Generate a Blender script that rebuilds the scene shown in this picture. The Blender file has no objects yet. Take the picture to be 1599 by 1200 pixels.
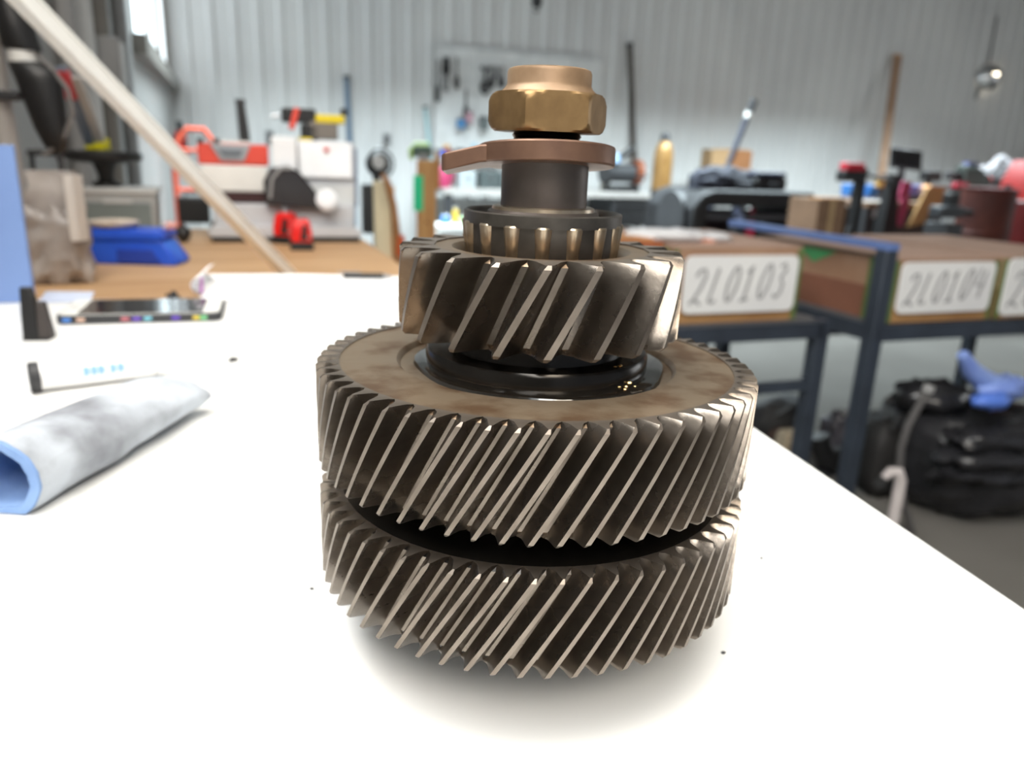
import bpy, math, random
from mathutils import Vector, Matrix, noise
R = math.radians
random.seed(7)
scene = bpy.context.scene
C = scene.collection

# ------------------------------------------------------------------ camera
F, PITCH, ROLL, H = 1195.0, R(16.61), R(2.31), 0.157      # focal length in px of a 1599x1200 frame, eye height over the table
cp, sp, cr, sr = math.cos(PITCH), math.sin(PITCH), math.cos(ROLL), math.sin(ROLL)
cam_d = bpy.data.cameras.new('camera'); cam = bpy.data.objects.new('camera', cam_d); C.objects.link(cam)
cam_d.sensor_width = 36.0; cam_d.lens = F/1599*36.0; cam_d.clip_start = .01; cam_d.clip_end = 60
up0 = Vector((0, sp, cp)); r0 = Vector((1, 0, 0)); fw = Vector((0, cp, -sp))
rt = r0*cr+up0*sr; up = up0*cr-r0*sr
cam.matrix_world = Matrix(((rt.x, up.x, -fw.x, 0), (rt.y, up.y, -fw.y, 0), (rt.z, up.z, -fw.z, H), (0, 0, 0, 1)))
cam_d.dof.use_dof = True; cam_d.dof.focus_distance = .205; cam_d.dof.aperture_fstop = 12.0
scene.camera = cam

# ------------------------------------------------------------------ room frame (the shop is turned 20.5 degrees to the lens)
PH = R(20.5)
E1 = Vector((math.cos(PH), math.sin(PH), 0)); E2 = Vector((-math.sin(PH), math.cos(PH), 0))
FLOOR, CEIL = -.9, 3.0
def fe(a, b, z=0): v = E1*a+E2*b; return Vector((v.x, v.y, z))

# ------------------------------------------------------------------ world, lamps, exposure
w = bpy.data.worlds.new('shop_daylight'); scene.world = w; w.use_nodes = True
w.node_tree.nodes['Background'].inputs[0].default_value = (.80, .88, 1.0, 1)
w.node_tree.nodes['Background'].inputs[1].default_value = .34
def area(name, loc, target, sx, sy, power, col=(1, 1, 1), spread=180):
    d = bpy.data.lights.new(name, 'AREA'); d.shape = 'RECTANGLE'; d.size = sx; d.size_y = sy; d.energy = power; d.color = col
    d.spread = R(spread)
    o = bpy.data.objects.new(name, d); C.objects.link(o); o.location = loc
    o.rotation_euler = (Vector(target)-Vector(loc)).to_track_quat('-Z', 'Y').to_euler()
    return o
tl = area('ceiling_lamp_over_table', (-.25, .35, 2.4), (-.25, .35, 0), 2.6, 1.4, 78, (1.0, .95, .87))
t2_ = area('ceiling_lamp_behind_camera', (-.2, -2.0, 2.4), (0, .3, 0), 3.0, 1.2, 150, (1.0, .90, .76))
wn = area('added_left_fill', fe(-.43, -.35, 1.42), fe(1, -.35, 1.25), 2.7, 1.3, 125, (1.0, .985, .955))  # added fill from an unseen window, brightens the right-hand flanks
wl = area('ceiling_lamp_row_by_back_wall', fe(4.2, 6.1, 2.55), fe(4.2, 6.1, 0), 9.2, .35, 930, (.80, .94, 1.0), 120)
wl.rotation_euler = (0, 0, PH)
dl = area('added_right_fill', fe(14.3, 2.2, .7), fe(0, 1.0, .2), 5.0, 3.0, 130, (.95, .98, 1.0))  # added fill from the right for the flanks, no door in that wall
vs = scene.view_settings
vs.view_transform = 'Standard'; vs.look = 'None'; vs.gamma = 1.0; vs.use_curve_mapping = False; vs.exposure = 0.0
scene.cycles.use_denoising = True
scene.cycles.max_bounces = 8

# ------------------------------------------------------------------ from a point of the photograph to a point of the place
def ray(x, y):
    u0, w0 = x-799.5, y-600
    u = u0*cr+w0*sr; v = -u0*sr+w0*cr
    return Vector((u/F, cp-(v/F)*sp, -sp-(v/F)*cp))
def at(x, y, Y): r = ray(x, y); r *= Y/r.y; r.z += H; return r          # at distance Y
def onz(x, y, z): r = ray(x, y); r *= (z-H)/r.z; r.z += H; return r      # on a level surface
def one2(x, y, b): r = ray(x, y); r *= b/r.dot(E2); r.z += H; return r   # on an upright plane along the back wall
def one1(x, y, a): r = ray(x, y); r *= a/r.dot(E1); r.z += H; return r   # on an upright plane along the left wall
def kk(p): return (p.y*cp-(p.z-H)*sp)/F                                  # metres for one px at that place

# ------------------------------------------------------------------ materials
MATS = {}
def mat(name, col, rough=.5, metal=0.0, col2=None, nscale=8.0, mixlo=.35, mixhi=.65, bump=0.0, bscale=60.0, emit=0.0, coat=0.0, stretch=None, alpha=1.0, trans=0.0, rvar=0.0):
    if name in MATS: return MATS[name]
    m = bpy.data.materials.new(name); m.use_nodes = True; nt = m.node_tree; N = nt.nodes; L = nt.links
    b = N['Principled BSDF']; b.inputs['Roughness'].default_value = rough; b.inputs['Metallic'].default_value = metal
    b.inputs['Base Color'].default_value = (*col, 1)
    tc = N.new('ShaderNodeTexCoord'); mp = N.new('ShaderNodeMapping'); L.new(tc.outputs['Object'], mp.inputs[0])
    if stretch: mp.inputs['Scale'].default_value = stretch
    if col2 is None: col2 = tuple(c*.86 for c in col)
    nz = N.new('ShaderNodeTexNoise'); nz.inputs['Scale'].default_value = nscale; nz.inputs['Detail'].default_value = 5; L.new(mp.outputs[0], nz.inputs['Vector'])
    mr = N.new('ShaderNodeMapRange'); mr.inputs[1].default_value = mixlo; mr.inputs[2].default_value = mixhi; L.new(nz.outputs['Fac'], mr.inputs[0])
    mx = N.new('ShaderNodeMix'); mx.data_type = 'RGBA'; mx.inputs[6].default_value = (*col, 1); mx.inputs[7].default_value = (*col2, 1)
    L.new(mr.outputs[0], mx.inputs[0]); L.new(mx.outputs[2], b.inputs['Base Color'])
    if rvar:
        r2 = N.new('ShaderNodeMapRange'); r2.inputs[3].default_value = rough-rvar; r2.inputs[4].default_value = rough+rvar
        L.new(nz.outputs['Fac'], r2.inputs[0]); L.new(r2.outputs[0], b.inputs['Roughness'])
    if bump:
        n2 = N.new('ShaderNodeTexNoise'); n2.inputs['Scale'].default_value = bscale; n2.inputs['Detail'].default_value = 3; L.new(mp.outputs[0], n2.inputs['Vector'])
        bp = N.new('ShaderNodeBump'); bp.inputs['Strength'].default_value = bump; bp.inputs['Distance'].default_value = .3/bscale
        L.new(n2.outputs['Fac'], bp.inputs['Height']); L.new(bp.outputs[0], b.inputs['Normal'])
    if emit:
        b.inputs['Emission Color'].default_value = (*col, 1); b.inputs['Emission Strength'].default_value = emit
    if coat: b.inputs['Coat Weight'].default_value = coat; b.inputs['Coat Roughness'].default_value = .08
    if trans: b.inputs['Transmission Weight'].default_value = trans
    MATS[name] = m
    return m
def S(r, g, b):                                                          # sRGB 0..255 to linear
    return tuple((c/255/12.92 if c/255 <= .04045 else ((c/255+.055)/1.055)**2.4) for c in (r, g, b))

# ------------------------------------------------------------------ mesh helpers
class MB:
    def __init__(s, k=1.0): s.v = []; s.f = []; s.k = k
    def add(s, vs_, fs, M=None):
        n = len(s.v)
        for p in vs_:
            p = Vector(p)
            if M is not None: p = M @ p
            s.v.append(p*s.k)
        s.f += [tuple(i+n for i in q) for q in fs]
        return s
    def box(s, c, d, rz=0, M=None, taper=(1, 1)):
        x, y, z = d[0]/2, d[1]/2, d[2]/2; tx, ty = taper
        vs_ = [(-x, -y, -z), (x, -y, -z), (x, y, -z), (-x, y, -z), (-x*tx, -y*ty, z), (x*tx, -y*ty, z), (x*tx, y*ty, z), (-x*tx, y*ty, z)]
        T = Matrix.Translation(c) @ Matrix.Rotation(rz, 4, 'Z')
        if M is not None: T = Matrix.Translation(c) @ M.to_4x4()
        return s.add(vs_, [(0, 3, 2, 1), (4, 5, 6, 7), (0, 1, 5, 4), (1, 2, 6, 5), (2, 3, 7, 6), (3, 0, 4, 7)], T)
    def rings(s, rs, cap0=True, cap1=True, closed=True):
        n = len(rs[0]); vs_ = [p for r in rs for p in r]; fs = []
        for i in range(len(rs)-1):
            for j in range(n if closed else n-1):
                a, b = i*n+j, i*n+(j+1) % n
                fs.append((a, b, b+n, a+n))
        if cap0: fs.append(tuple(range(n-1, -1, -1)))
        if cap1: fs.append(tuple(range((len(rs)-1)*n, len(rs)*n)))
        return s.add(vs_, fs)
    def lathe(s, prof, n=32, c=(0, 0, 0), cap0=False, cap1=False):
        c = Vector(c)
        return s.rings([[c+Vector((r*math.cos(2*math.pi*j/n), r*math.sin(2*math.pi*j/n), z)) for j in range(n)] for r, z in prof], cap0, cap1)
    def cyl(s, p0, p1, r0_, r1=None, n=14):
        return s.tube([p0, p1], [r0_, r0_ if r1 is None else r1], n)
    def tube(s, pts, r, n=8, flat=None):
        pts = [Vector(p) for p in pts]; rs = []; ref = None
        for i, p in enumerate(pts):
            t = (pts[min(i+1, len(pts)-1)]-pts[max(i-1, 0)]).normalized()
            if ref is None: ref = Vector((0, 0, 1)) if abs(t.z) < .9 else Vector((1, 0, 0))
            a = t.cross(ref).normalized(); b = a.cross(t).normalized(); ref = b
            q = r[i] if isinstance(r, (list, tuple)) else r
            rs.append([p+a*(q*math.cos(2*math.pi*j/n))+b*(q*math.sin(2*math.pi*j/n)) for j in range(n)])
        s.rings([list(reversed(x)) for x in rs])
        if flat is not None: pass
        return s
    def prism(s, poly, y0, y1):                                          # polygon in x,z pushed along y (front y0 < back y1)
        return s.rings([[Vector((x, y1, z)) for x, z in poly], [Vector((x, y0, z)) for x, z in poly]])
    def flat(s, poly, z0, z1):                                           # polygon in x,y pushed along z
        return s.rings([[Vector((x, y, z0)) for x, y in poly], [Vector((x, y, z1)) for x, y in poly]])
    def blob(s, c, rad, amp=.15, fr=2.0, seed=0, n=18, m=12, p=1.0, flatb=None):
        c = Vector(c); rs = []
        sg = lambda t: math.copysign(abs(t)**p, t)
        for i in range(1, m):
            th = math.pi*i/m; ring = []
            for j in range(n):
                ph = 2*math.pi*j/n
                d = Vector((sg(math.sin(th))*sg(math.cos(ph)), sg(math.sin(th))*sg(math.sin(ph)), -sg(math.cos(th))))
                q = 1+amp*noise.noise(d*fr+Vector((seed*3.1, seed*1.7, 0)))+amp*.5*noise.noise(d*fr*2.7+Vector((0, seed*2.3, 5)))
                pt = c+Vector((d.x*rad[0]*q, d.y*rad[1]*q, d.z*rad[2]*q))
                if flatb is not None: pt.z = max(pt.z, flatb)
                ring.append(pt)
            rs.append(ring)
        return s.rings(rs)
    def mesh(s, name, m, smooth=True, ang=35):
        me = bpy.data.meshes.new(name); me.from_pydata(s.v, [], s.f); me.update()
        if m is not None: me.materials.append(m)
        if smooth:
            me.polygons.foreach_set('use_smooth', [True]*len(me.polygons)); me.set_sharp_from_angle(angle=R(ang))
        return me
def link(name, me, parent=None, loc=None, rot=None):
    o = bpy.data.objects.new(name, me); C.objects.link(o); o.parent = parent
    if loc is not None: o.location = loc
    if rot is not None: o.rotation_euler = rot
    return o
def part(name, mb, m, parent=None, bevel=0, loc=None, rot=None, ang=35, label=None, subd=0):
    o = link(name, mb.mesh(name, m, True, ang), parent, loc, rot)
    if bevel:
        b = o.modifiers.new('edge', 'BEVEL'); b.width = bevel; b.segments = 2; b.limit_method = 'ANGLE'; b.angle_limit = R(40)
    if subd:
        q = o.modifiers.new('round', 'SUBSURF'); q.levels = q.render_levels = subd
    if label: o['label'] = label
    return o
def tag(o, label, cat, group=None):
    o['label'] = label; o['category'] = cat
    if group: o['group'] = group
    return o
def thing(name, label, cat, loc, rz=0.0, group=None):
    o = bpy.data.objects.new(name, None); C.objects.link(o); o.location = loc; o.rotation_euler = (0, 0, rz); o.empty_display_size = .02
    return tag(o, label, cat, group)
def struct(o): o['kind'] = 'structure'; return o
def along(p, q):                                                         # matrix that lays +Z along q-p
    return (Vector(q)-Vector(p)).to_track_quat('Z', 'Y').to_matrix()

# common materials
WHITE = mat('white_paint', S(232, 232, 228), .45)
BLACK = mat('black_plastic', (.012, .012, .013), .45)
BLACKG = mat('black_gloss', (.010, .010, .012), .18)
DARK = mat('dark_grey', (.035, .036, .040), .55)
GREY = mat('mid_grey', S(150, 150, 150), .5)
LGREY = mat('light_grey', S(200, 202, 202), .5)
STEEL = mat('steel', (.42, .42, .43), .35, .9)
RED = mat('red_paint', S(205, 40, 34), .4)
YEL = mat('yellow_plastic', S(225, 200, 30), .45)
CARD = mat('cardboard', S(190, 140, 92), .85, col2=S(165, 116, 74), nscale=9)
WOODP = mat('pine', S(215, 165, 105), .6, col2=S(188, 132, 76), nscale=5, stretch=(8, 8, .7))
BLUE = mat('blue_plastic', S(40, 100, 200), .45)

# ================================================================== THE SHOP
# floor and ceiling
WB = 8.99; WLF = -.454; WRT = 14.5; WRE = -4.2
def quad(name, pts, m, thick):
    n = (pts[1]-pts[0]).cross(pts[2]-pts[0]).normalized()*thick
    return struct(part(name, MB().rings([[p-n for p in pts], list(pts)]), m))
CONC = mat('concrete', S(104, 101, 96), .95, col2=S(92, 89, 84), nscale=1.6, bump=.15, bscale=40)
quad('floor', [fe(WLF-.1, WRE, FLOOR), fe(WRT, WRE, FLOOR), fe(WRT, WB+.1, FLOOR), fe(WLF-.1, WB+.1, FLOOR)], CONC, .1)
quad('ceiling', [fe(WLF-.1, WRE, CEIL), fe(WLF-.1, WB+.1, CEIL), fe(WRT, WB+.1, CEIL), fe(WRT, WRE, CEIL)], mat('ceiling_metal', S(150, 150, 148), .6), .1)
# ribbed sheet metal walls, the ribs are real folds
def ribbed(name, a0, a1, z0, z1, pos, m, pitch=.228):
    prof = []; a = a0
    while a < a1:
        prof += [(a, 0), (a+pitch*.60, 0), (a+pitch*.70, .020), (a+pitch*.90, .020)]
        a += pitch
    prof.append((a1, 0)); prof = [q for q in prof if q[0] <= a1]
    v = []; f = []
    for a, d in prof: v += [pos(a, d, z0), pos(a, d, z1)]
    for i in range(len(prof)-1): f.append((2*i, 2*i+2, 2*i+3, 2*i+1))
    n = len(v); v += [pos(a0, -.06, z0), pos(a0, -.06, z1), pos(a1, -.06, z0), pos(a1, -.06, z1)]
    f += [(n, n+1, n+3, n+2)]
    return struct(part(name, MB().add(v, f), m, ang=5))
SHEET = mat('wall_sheet_metal', S(214, 214, 212), .42, col2=S(203, 203, 202), nscale=.9)
ribbed('wall_back', WLF, WRT, FLOOR, CEIL, lambda a, d, z: fe(a, WB-d, z), SHEET)
# left wall with a window opening near the far corner
W0, W1, WZ0, WZ1 = 5.35, 8.93, .74, 2.3
wlm = MB()
def lw(b0, b1, z0, z1, off=0, th=.05): wlm.box(fe(WLF-th/2+off, (b0+b1)/2, (z0+z1)/2), (th, b1-b0, z1-z0), PH)
V0, V1 = -1.75, 1.05
lw(WRE, V0, FLOOR, CEIL); lw(V0, V1, FLOOR, WZ0); lw(V0, V1, 2.1, CEIL); lw(V1, W0, FLOOR, CEIL); lw(W1, WB, FLOOR, CEIL); lw(W0, W1, FLOOR, WZ0); lw(W0, W1, WZ1, CEIL)
struct(part('wall_left', wlm, mat('left_wall_panel', S(158, 157, 155), .5, col2=S(148, 147, 145), nscale=1.2)))
ribbed('wall_right', WRE, WB, FLOOR, CEIL, lambda a, d, z: fe(WRT-d, a, z), SHEET)
win = struct(thing('window_1', 'bright window high in the left wall near the far corner', 'window', fe(WLF, (W0+W1)/2, WZ0), PH)); del win['category']; del win['label']
DKF = mat('window_frame_metal', S(120, 116, 110), .5)
part('window_sill', MB().box((.03, 0, -.05), (.10, W1-W0+.3, .11)), DKF, win)
for y in (-(W1-W0)/2+.03, -.55, .6, (W1-W0)/2-.03): part('window_mullion', MB().box((-.02, y, (WZ1-WZ0)/2), (.05, .03, WZ1-WZ0)), DKF, win)
SKYP = mat('daylit_pane', (.86, .95, 1.0), .3, emit=1.7)
for y0, y1 in ((-(W1-W0)/2+.055, -.575), (-.525, .575), (.625, (W1-W0)/2-.055)):
    part('pane', MB().box((-.03, (y0+y1)/2, (WZ1-WZ0)/2), (.012, y1-y0, WZ1-WZ0)), SKYP, win)
win2 = struct(thing('added_window', '', '', fe(WLF, (V0+V1)/2, WZ0), PH)); del win2['category']; del win2['label']  # unseen window added to go with the left fill light
part('window_sill', MB().box((.03, 0, -.05), (.10, V1-V0+.3, .11)), DKF, win2)
for y in (-(V1-V0)/2+.03, 0, (V1-V0)/2-.03): part('window_mullion', MB().box((-.02, y, (2.1-WZ0)/2), (.05, .03, 2.1-WZ0)), DKF, win2)
for sg_ in (-1, 1): part('pane', MB().box((-.03, sg_*(V1-V0)/4, (2.1-WZ0)/2), (.012, (V1-V0)/2-.06, 2.1-WZ0)), SKYP, win2)
# conduits and the window trim strip on the left wall
for i, (x, rr, m) in enumerate(((112, .03, GREY), (137, .035, LGREY), (158, .045, DKF), (196, .03, GREY))):
    p = one1(x, 120, WLF+rr)
    struct(part('trim_%d' % (i+1), MB().cyl((p.x, p.y, FLOOR), (p.x, p.y, CEIL), rr, n=10), m))
p = one1(170, 105, WLF+.08)
t = thing('junction_box', 'small grey electrical box on the conduit of the left wall', 'electrical box', (p.x, p.y, p.z-.06), PH)
part('housing', MB().box((0, 0, .07), (.09, .12, .18)), GREY, t, .008); part('cover_plate', MB().box((.05, 0, .07), (.008, .10, .15)), LGREY, t)

# ================================================================== THE TABLES
# white table under the gears; right edge and far edge follow the photograph
TZ = -.012                                                              # level of the white table top
RE = onz(1180, 670, TZ).xy; RD = Vector((-.225, .974)).normalized(); FD = Vector((.974, .225)).normalized()
FR = Vector((.058, .950)); FL = FR-FD*.66; NR = RE-RD*1.5; NL = NR-FD*.40
TW = mat('white_laminate', S(243, 243, 241), .32, col2=S(240, 240, 238), nscale=3)
t = thing('white_table', 'white laminate table top carrying the stack of gears', 'table', (0, .2, FLOOR))
tv = [(q.x, q.y-.2) for q in (NL, NR, FR, FL)]
part('table_top', MB().flat(tv, TZ-FLOOR-.035, TZ-FLOOR), TW, t, .002)
for q in tv:
    c = Vector(q)*.9+Vector((-.02, -.02)); part('leg', MB().cyl((c.x, c.y, 0), (c.x, c.y, TZ-FLOOR-.036), .022, n=12), STEEL, t)
# plywood bench behind it
BZ = -.06
t = thing('plywood_bench', 'plywood workbench behind the white table holding machine and bags', 'workbench', fe(-.06, 1.57, FLOOR), PH)
PLY = mat('plywood', S(200, 164, 124), .6, col2=S(180, 142, 102), nscale=3.2, stretch=(1, 5, 5))
part('bench_top', MB().box((0, 0, BZ-FLOOR-.02), (.76, 1.30, .04)), PLY, t, .003)
for x in (-.34, .34):
    for y in (-.6, .6): part('leg', MB().box((x, y, (BZ-FLOOR-.04)/2), (.06, .06, BZ-FLOOR-.04)), WOODP, t)
for y in (-.6, .6): part('apron', MB().box((0, y, BZ-FLOOR-.085), (.62, .03, .09)), WOODP, t)

# ================================================================== THE GEAR SHAFT
AX = Vector((.008, .26, 0))
GS = mat('gear_steel', (.28, .243, .206), .40, .85, col2=(.19, .16, .133), nscale=60, bump=.08, bscale=420, rvar=.08)
GF = mat('oily_gear_face', (.270, .205, .140), .37, .68, col2=(.150, .090, .050), nscale=58, mixlo=.47, mixhi=.62, bump=.06, bscale=300, rvar=.10)
GO = mat('gap_shade_flank_steel', (.215, .186, .158), .28, .95, col2=(.135, .114, .094), nscale=70, bump=.08, bscale=420, rvar=.08)  # flank colour darkened to stand in for shade between the teeth
GD = mat('oil_and_gap_shade_steel', (.034, .031, .028), .20, .75, col2=(.02, .018, .016), nscale=50)  # oil black on the hubs; also paints gap shade on the bottom gear
BRZ = mat('bronze_nut', (.30, .19, .085), .40, .75, col2=(.19, .115, .05), nscale=90, rvar=.08)
BRL = mat('worn_bronze_collar', (.30, .20, .118), .48, .40, col2=(.225, .142, .08), nscale=120)
WSH = mat('rust_brown_washer', (.170, .095, .062), .45, .55, col2=(.115, .062, .042), nscale=90, rvar=.1)
SLV = mat('dark_sleeve', (.135, .112, .100), .45, .7, col2=(.10, .085, .075), nscale=80)
CAGE = mat('bearing_cage', (.115, .105, .092), .38, .8, col2=(.07, .062, .055), nscale=90)
ROL = mat('bearing_roller', (.50, .42, .32), .28, .9, col2=(.33, .26, .18), nscale=140)
shaft = thing('gear_shaft', 'oily steel transmission shaft standing upright with stacked helical gears', 'gear shaft', AX)
def tooth_mesh(name, Ro, Rr, z0, z1, N, twist, th, ch, layers=7):
    p = 2*math.pi/N; rs = []
    zs = [(z0, 1), (z0+ch, 0)]+[(z0+ch+(z1-z0-2*ch)*i/layers, 0) for i in range(1, layers)]+[(z1-ch, 0), (z1, 1)]
    for z, e in zs:
        a = twist*(z1-z)/(z1-z0); L_ = []; R_ = []
        for s_, w_ in th:
            r = Rr-.0012+(Ro-Rr+.0012)*s_ if s_ > 0 else Rr-.0012
            wv = w_*p
            if e and s_ > .2:
                r = min(r, Ro-ch*.9); wv = max(wv-ch*.45/Ro, .25*wv)
            R_.append(Vector((r*math.cos(a+wv), r*math.sin(a+wv), z))); L_.append(Vector((r*math.cos(a-wv), r*math.sin(a-wv), z)))
        rs.append(L_+R_[::-1])
    mb = MB(); n = len(rs[0]); mb.rings(rs, False, False)
    h = n//2
    for base, rev in ((0, True), ((len(rs)-1)*n, False)):
        for i in range(h-1):
            q = (base+i, base+i+1, base+n-2-i, base+n-1-i)
            mb.f.append(q[::-1] if rev else q)
    me = mb.mesh(name, GS, True, 28); me.materials.append(GO); nl = len(rs)
    idx = []                                                             # plain steel lands and ends, flanks coloured darker for the shade in the gaps
    for i in range(nl-1):
        for j in range(n): idx.append(0 if j == h-1 else 1)
    idx += [0]*(len(me.polygons)-len(idx)); me.polygons.foreach_set('material_index', idx)
    return me
def gear(name, label, Ro, Rr, z0, z1, N, top_deg, twist_deg, th, ch, prof, m=None):
    g = part(name, MB().lathe(prof, 120), m or GF, shaft, ang=30, label=label)
    g.data.materials.append(GO)  # root rim takes the shade-dark flank colour as well
    for f_ in g.data.polygons:
        if all(g.data.vertices[q].co.xy.length > Rr-.0004 for q in f_.vertices): f_.material_index = 1
    me = tooth_mesh('tooth', Ro, Rr, z0, z1, N, R(twist_deg), th, ch)
    for i in range(N): link('tooth', me, g, (0, 0, 0), (0, 0, R(top_deg)+2*math.pi*i/N))
    return g
TH1 = [(0, .52), (.10, .46), (.22, .365), (.38, .285), (.56, .220), (.76, .158), (.92, .112), (1, .098)]
TH2 = [(0, .52), (.06, .46), (.13, .385), (.28, .315), (.48, .250), (.70, .175), (.90, .098), (1, .076)]
RB = .0686
# bottom gear
gear('bottom_gear', 'lower large helical gear', .075, RB, .0136, .046, 60, -95.4, -14.9, TH1, .0011,
     [(.016, .0136), (.060, .0136), (.061, .0150), (RB-.0006, .0150), (RB, .0160), (RB, .0440), (RB-.001, .0452), (.030, .0452), (.016, .0452)], GD)  # body blackened to stand in for shade between the two large gears
gear('middle_gear', 'upper large helical gear with oily brown face', .075, RB, .0555, .0897, 60, -94.2, -15.2, TH1, .0011,
     [(.016, .0563), (RB-.001, .0563), (RB, .0573), (RB, .0881), (RB-.0012, .0893), (.0492, .0893), (.0484, .0893), (.0476, .0886), (.0470, .0874), (.016, .0872)])
RS = .0373
gear('small_gear', 'small coarse-toothed helical gear', .0476, RS, .100, .1281, 20, -88.5, -18.0, TH2, .0012,
     [(.016, .1008), (RS-.001, .1008), (RS, .1018), (RS, .1262), (RS-.0012, .1276), (.0300, .1276), (.0288, .1264), (.0280, .1235), (.016, .1235)])
# hub under the bottom gear, dark hub between the gears, oily hub disc
part('lower_hub', MB().lathe([(.0, TZ), (.026, TZ), (.028, TZ+.0015), (.028, .0136), (0, .0136)], 64), GD, shaft)
part('spacer_hub', MB().lathe([(.0, .0452), (.046, .0452), (.046, .0563), (.0, .0563)], 64), GD, shaft)
part('hub_disc', MB().lathe([(0, .0872), (.0372, .0872), (.0384, .0880), (.0384, .0928), (.0376, .0940), (.030, .0940), (.029, .1010), (0, .1010)], 96), GD, shaft)
pool = MB()
n = 40; ring = []
for j in range(n):
    a = 2*math.pi*j/n; r = .0425+.0035*noise.noise(Vector((math.cos(a)*1.7, math.sin(a)*1.7, 2)))+(.0035*max(0, math.cos(a-R(-35))))
    ring.append((a, min(r, .0468)))
pool.rings([[Vector((r*q*math.cos(a), r*q*math.sin(a), .0873+h)) for a, r in ring] for q, h in ((1, 0), (.985, .0011), (.95, .0016), (.6, .0016))], False, False)
part('oil_film', pool, mat('black_oil', (.012, .010, .008), .05, 0.0, coat=1.0), shaft)
for i in range(9):
    a = R(random.uniform(-52, -34)); r = random.uniform(.036, .044); q = random.uniform(.0003, .0007)
    part('metal_fleck', MB().blob((r*math.cos(a), r*math.sin(a), .0948 if r < .038 else .0892), (q*1.5, q, q*.7), .2, 2, i, 6, 4), mat('gold_fleck', (.8, .55, .25), .2, 1.0), shaft)
# tapered roller bearing
brg = part('bearing', MB().lathe([(.0262, .1376), (.0262, .1396), (.0254, .1400), (.0246, .1396), (.0240, .1385), (.0238, .1366), (.0248, .1366), (.0254, .1360), (.0262, .1360), (.0262, .1376)], 72), CAGE, shaft, label='tapered roller bearing cage ring')
part('cage_cone', MB().lathe([(.0254, .1366), (.0250, .1300), (.0245, .1238), (.0220, .1238), (.0228, .1366)], 72), CAGE, brg)
rm = MB().lathe([(0, 0), (.0020, 0), (.0023, .0006), (.0031, .0126), (.0028, .0131), (0, .0131)], 14).mesh('roller', ROL, True, 30)
for i in range(16):
    a = R(-91)+2*math.pi*i/16
    link('roller', rm, brg, (.0231*math.cos(a), .0231*math.sin(a), .1236), (Matrix.Rotation(a, 3, 'Z') @ Matrix.Rotation(R(3.5), 3, 'Y')).to_euler())
part('inner_race', MB().lathe([(.0138, .1235), (.0205, .1235), (.0190, .1370), (.0184, .1395), (.0176, .1402), (.0138, .1402)], 64), SLV, brg)
part('race_rim', MB().lathe([(.0170, .1402), (.0168, .1412), (.0158, .1416), (.0140, .1414), (.0140, .1402)], 64), ROL, brg)
# sleeve, tab washer, threaded neck, nut with collar
part('sleeve', MB().lathe([(.0, .140), (.0142, .140), (.0142, .1556), (.0136, .1562), (0, .1562)], 64), SLV, shaft)
wpts = [(.0222*math.cos(2*math.pi*i/64), .0222*math.sin(2*math.pi*i/64)) for i in range(64)]
wo = part('tab_washer', MB().flat(wpts, -.0031, .0031), WSH, shaft, .0006, loc=(.0003, 0, .1571), rot=(R(-5.5), R(-.6), 0), ang=40)
part('washer_tab', MB().rings([[Vector((x, y, z+q)) for y, q in ((-w_, -.0027), (w_, -.0027), (w_, .0027), (-w_, .0027))] for x, w_, z in ((-.0335, .0070, -.0034), (-.0325, .0088, -.0032), (-.0212, .0112, -.0006), (-.0150, .0112, 0))]), WSH, wo, .0006)
part('threaded_neck', MB().lathe([(0, .1562)]+[q for i in range(5) for q in ((.0112, .1563+i*.0018), (.0106, .1572+i*.0018))]+[(0, .1655)], 40), GD, shaft)
def hexnut(r, z0, z1, n=96, a0=0):
    rs = []
    for i, t_ in enumerate([0, .06, .14, .24, .5, .76, .86, .94, 1]):
        z = z0+(z1-z0)*t_; ringv = []
        e = min(t_, 1-t_); lim = r*(.885+.115*min(1, (e/.24))**.6) if e < .24 else r
        for j in range(n):
            a = 2*math.pi*j/n; q = (a-a0) % (math.pi/3)-math.pi/6
            rr = min(r*math.cos(math.pi/6)/math.cos(q), lim); ringv.append(Vector((rr*math.cos(a), rr*math.sin(a), z)))
        rs.append(ringv)
    return MB().rings(rs)
nut = part('hex_nut', hexnut(.0193, .1645, .1762, a0=R(-90-21.6)), BRZ, shaft, ang=24)
part('nut_collar', MB().lathe([(0, .1757), (.0158, .1757), (.0152, .1766), (.0139, .1778), (.0134, .1788), (.0134, .1822), (.0130, .1832), (.0120, .1836), (.0095, .1836), (.0090, .1822), (0, .1822)], 64), BRL, nut)

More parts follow.
